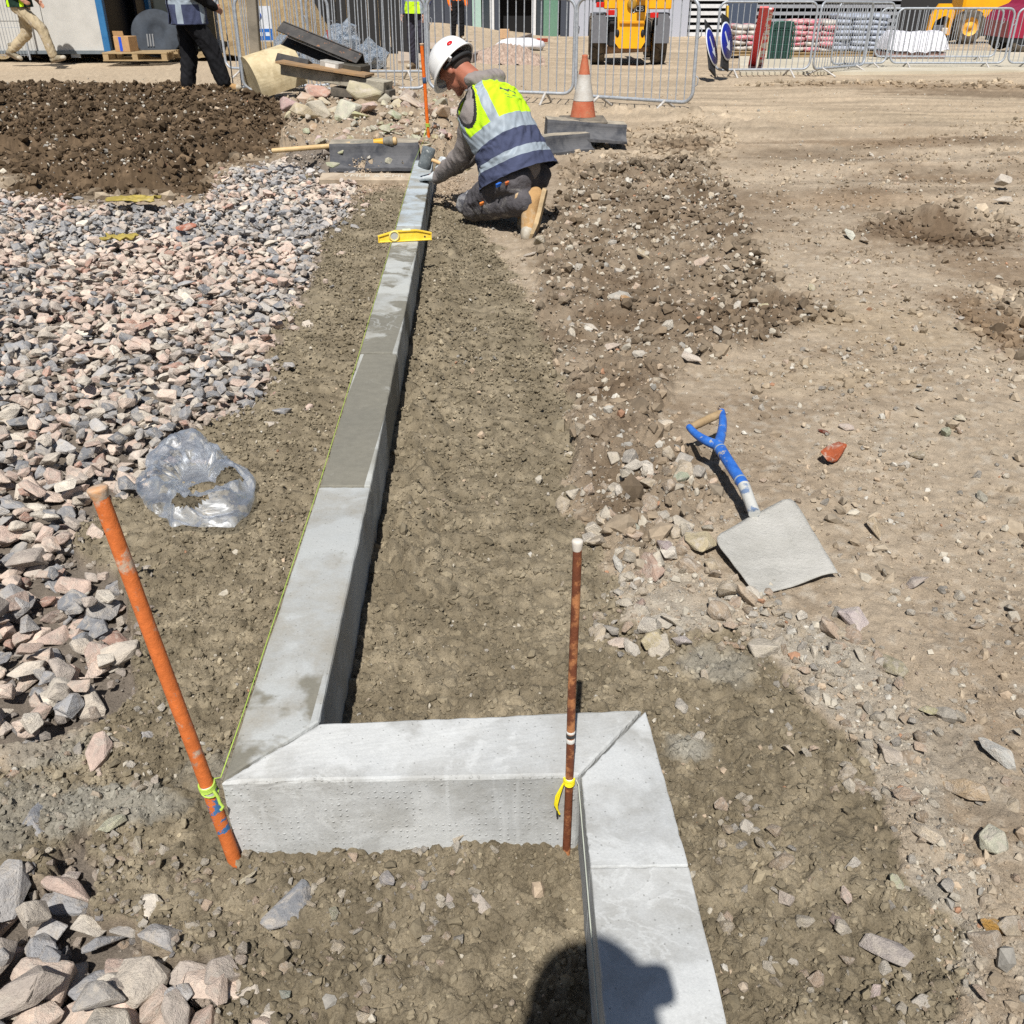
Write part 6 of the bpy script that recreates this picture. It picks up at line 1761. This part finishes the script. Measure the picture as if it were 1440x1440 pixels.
def gmesh():
    a, b = GP(1078, 86), GP(1110, 86); root = empty('green_mesh_gate', (a.x, a.y - .1, a.z + .05)); w = (b - a).length; h = .78
    gm = M_plain('gate_green', A(40,92,80), .5)
    m = MB(); m.tube([(0, 0, 0), (0, 0, h - .1), (.1, 0, h), (w - .1, 0, h), (w, 0, h - .1), (w, 0, 0)], .018, 8); m.build('frame', gm, root)
    v_ = MB(); v_.tube([(0, 0, 0), (0, 0, h)], .006, 5, caps=False); v_ = v_.mesh('wire', gm)
    for i in range(1, 9): link('wire', v_, root, (w * i / 9, 0, 0))
    h_ = MB(); h_.tube([(0, 0, 0), (w, 0, 0)], .006, 5, caps=False); h_ = h_.mesh('cross_wire', gm)
    for i in range(1, 5): link('cross_wire', h_, root, (0, 0, h * i / 5))
    m = MB(); m.box((w / 2, .12, h / 2), (w, .03, h)); m.build('back_sheet', M_plain('sheet_dark_green', A(34,64,58), .7), root)
    tag(root, 'small dark green mesh gate between the red boards and the pink bags', 'gate')
gmesh()
RW = M_plain('board_red', A(220,50,54), .5)
beam('red_board', GP(1057, 96) + Vector((0, 0, .03)), AT(1075, 10, 19.2), .16, .03, RW, 'leaning red board left of the green gate', 'board')
beam('red_board', GP(1069, 96) + Vector((0, 0, .03)), AT(1084, 12, 19.3), .10, .03, M_worn('board_red_white', A(220,60,64), A(226,216,210), 5, .5, lo=.48, hi=.52), 'leaning red and white board touching the green gate', 'board')
def disc_sign(px, py, label, rot, Y):
    c = AT(px, py, Y); root = empty('round_sign', c, rot)
    T = Matrix.Rotation(math.pi / 2, 4, 'X')
    m = MB(); m.box((0, .03, -.02), (.36, .03, .86), bev=.02); m.build('backing_board', BLK, root)
    m = MB(); m.lathe([(.30, -.004), (.30, .006), (.0001, .007)], 36, M=T); m.build('white_rim', M_plain('sign_white', A(220,226,236), .4), root)
    m = MB(); m.lathe([(.275, .007), (.275, .010), (.0001, .011)], 36, M=T); m.build('blue_face', M_plain('sign_blue', A(24,40,150), .4), root)
    m = MB()
    R = Matrix.Rotation(math.radians(135), 4, 'Y')
    m.prism([(-.03, -.17), (.03, -.17), (.03, .05), (.10, .05), (0, .18), (-.10, .05), (-.03, .05)], -.0145, -.012, M=R); m.build('white_arrow', M_plain('arrow_white', A(224,230,238), .4), root)
    tag(root, label, 'sign', 'blue round arrow signs')
disc_sign(1001, 66, 'blue round arrow sign leaning over at the left end of the barrier', (-.35, .42, 1.0), 17.6)
disc_sign(1022, 58, 'blue round arrow sign standing just inside the barrier, under the yellow strip', (-.2, .25, 1.0), 17.9)
beam('yellow_strip', AT(1022, 36, 18.2), AT(1023, 8, 18.2), .10, .03, M_plain('strip_yellow', A(236,196,70), .5), 'upright yellow strip above the blue round signs', 'strip')

# white sheeted stack
def sheeted():
    a, b = GP(1247, 86), GP(1332, 86); w = (b - a).length
    n = 40; xs, ys = np.meshgrid(np.linspace(0, 1, n), np.linspace(0, 1, 30))
    ed = np.minimum(1, np.minimum(xs, 1 - xs) * 9) * np.minimum(1, np.minimum(ys, 1 - ys) * 6)
    Z = .40 * np.sqrt(np.clip(ed, 0, 1)) + .03 * fbm(xs * 9, ys * 4, 3, 6) + .05 * np.abs(2 * xs - 1)
    X = xs * w * 1.02; Yy = ys * 1.0
    t = NT('white_sheet'); v = t.coord(); t.color(t.ramp(t.noise(v, 4, 5), [(.3, A(226,226,234)), (.7, A(240,240,246))])).set(.6).bump(t.noise(v, 8, 5, .6, 1), .06, .8)
    o = link('white_sheet', grid_mesh('white_sheet', np.stack([X, Yy, Z + .12], -1), t.m), None, (a.x, a.y + .05, a.z + .06))
    tag(o, 'white sheet over a low stack behind the right barriers', 'sheet')
    m = MB(); m.box((w / 2, .5, .07), (w * .98, .9, .13), bev=.01)
    tag(m.build('brick_course', M_worn('brick_pinkish', A(170,130,120), A(200,170,160), 8, .9), loc=(a.x, a.y + .05, a.z + .05)), 'low pinkish brick layer under the white sheet', 'bricks')
sheeted()

def loader():
    g = GP(1356, 62); s = 60.0
    root = empty('wheel_loader', (g.x, g.y, g.z + .05), (0, 0, 0))
    x = lambda px: (px - 1356) / s
    z = lambda py: (58 - py) / s
    wheel(root, (0, 0, .50), .52, .40, TYRE, M_plain('rim_yellow', A(240,180,70), .5), 'Y')
    wheel(root, (1.9, 0.0, .50), .52, .40, TYRE, bpy.data.materials['rim_yellow'], 'Y')
    for yy in (1.5,):
        wheel(root, (0, yy, .50), .52, .40, TYRE, bpy.data.materials['rim_yellow'], 'Y')
    m = MB(); m.box((1.0, .8, 1.15), (2.4, 1.1, .9), bev=.08); m.build('body', YEL_M, root)
    m = MB(); m.prism([(x(1270), z(46)), (x(1276), z(46)), (x(1282), z(18)), (x(1300), z(8)), (x(1312), z(12)), (x(1312), z(44)), (x(1318), z(44)), (x(1320), z(0)), (x(1310), z(-14)), (x(1286), z(-14)), (x(1272), z(8))], -.12, .02); m.build('front_frame', YEL_M, root)
    m = MB(); m.prism([(x(1326), z(34)), (x(1330), z(38)), (x(1358), z(6)), (x(1350), z(0))], -.1, .05); m.build('lift_arm', YEL_M, root)
    m = MB(); m.box((x(1292), .25, z(24)), (.5, .3, .5), bev=.02); m.build('carriage', BLK, root)
    m = MB(); m.box((x(1290), -.18, z(30)), (.34, .06, .16), bev=.01); m.tube([(x(1262), -.1, z(46)), (x(1262), -.1, z(-10))], .03, 8); m.build('hose_bracket', GRM, root)
    m = MB(); m.box((x(1303), -.22, z(36)), (.2, .12, .2), bev=.02); m.build('white_box', M_plain('box_white', A(214,206,196), .6), root)
    m = MB(); m.box((1.2, .8, 2.0), (1.2, 1.0, .9), bev=.05); m.build('cab', M_plain('loader_glass', A(60,80,84), .08), root)
    tag(root, 'yellow wheel loader with a large dusty tyre behind the right barriers', 'loader')
loader()
def red_vehicle():
    g = GP(1425, 76); root = empty('red_vehicle', (g.x, g.y - .1, g.z + .05), (0, 0, 0))
    mar = M_worn('maroon_paint', A(150,28,60), A(170,40,72), 4, .3, bump=0)
    m = MB(); m.prism([(-.30, .35), (-.36, .75), (-.2, 1.0), (.2, 1.15), (.5, 1.5), (2.2, 1.5), (2.5, 1.0), (2.5, .3)], 0, 1.5); m.build('body', mar, root)
    m = MB(); m.prism([(.28, 1.13), (.53, 1.44), (1.9, 1.44), (1.9, 1.08)], -.004, 0.02); m.build('side_window', M_plain('car_glass', (.02, .025, .03), .06), root)
    m = MB(); m.box((1.1, .75, .30), (2.7, 1.46, .14)); m.build('sill', BLK, root)
    wheel(root, (.15, .14, .33), .33, .22, TYRE, GRM, 'Y'); wheel(root, (2.0, .14, .33), .33, .22, TYRE, GRM, 'Y'); wheel(root, (.15, 1.36, .33), .33, .22, TYRE, GRM, 'Y')
    tag(root, 'maroon vehicle at the right edge behind the barriers', 'vehicle')
red_vehicle()
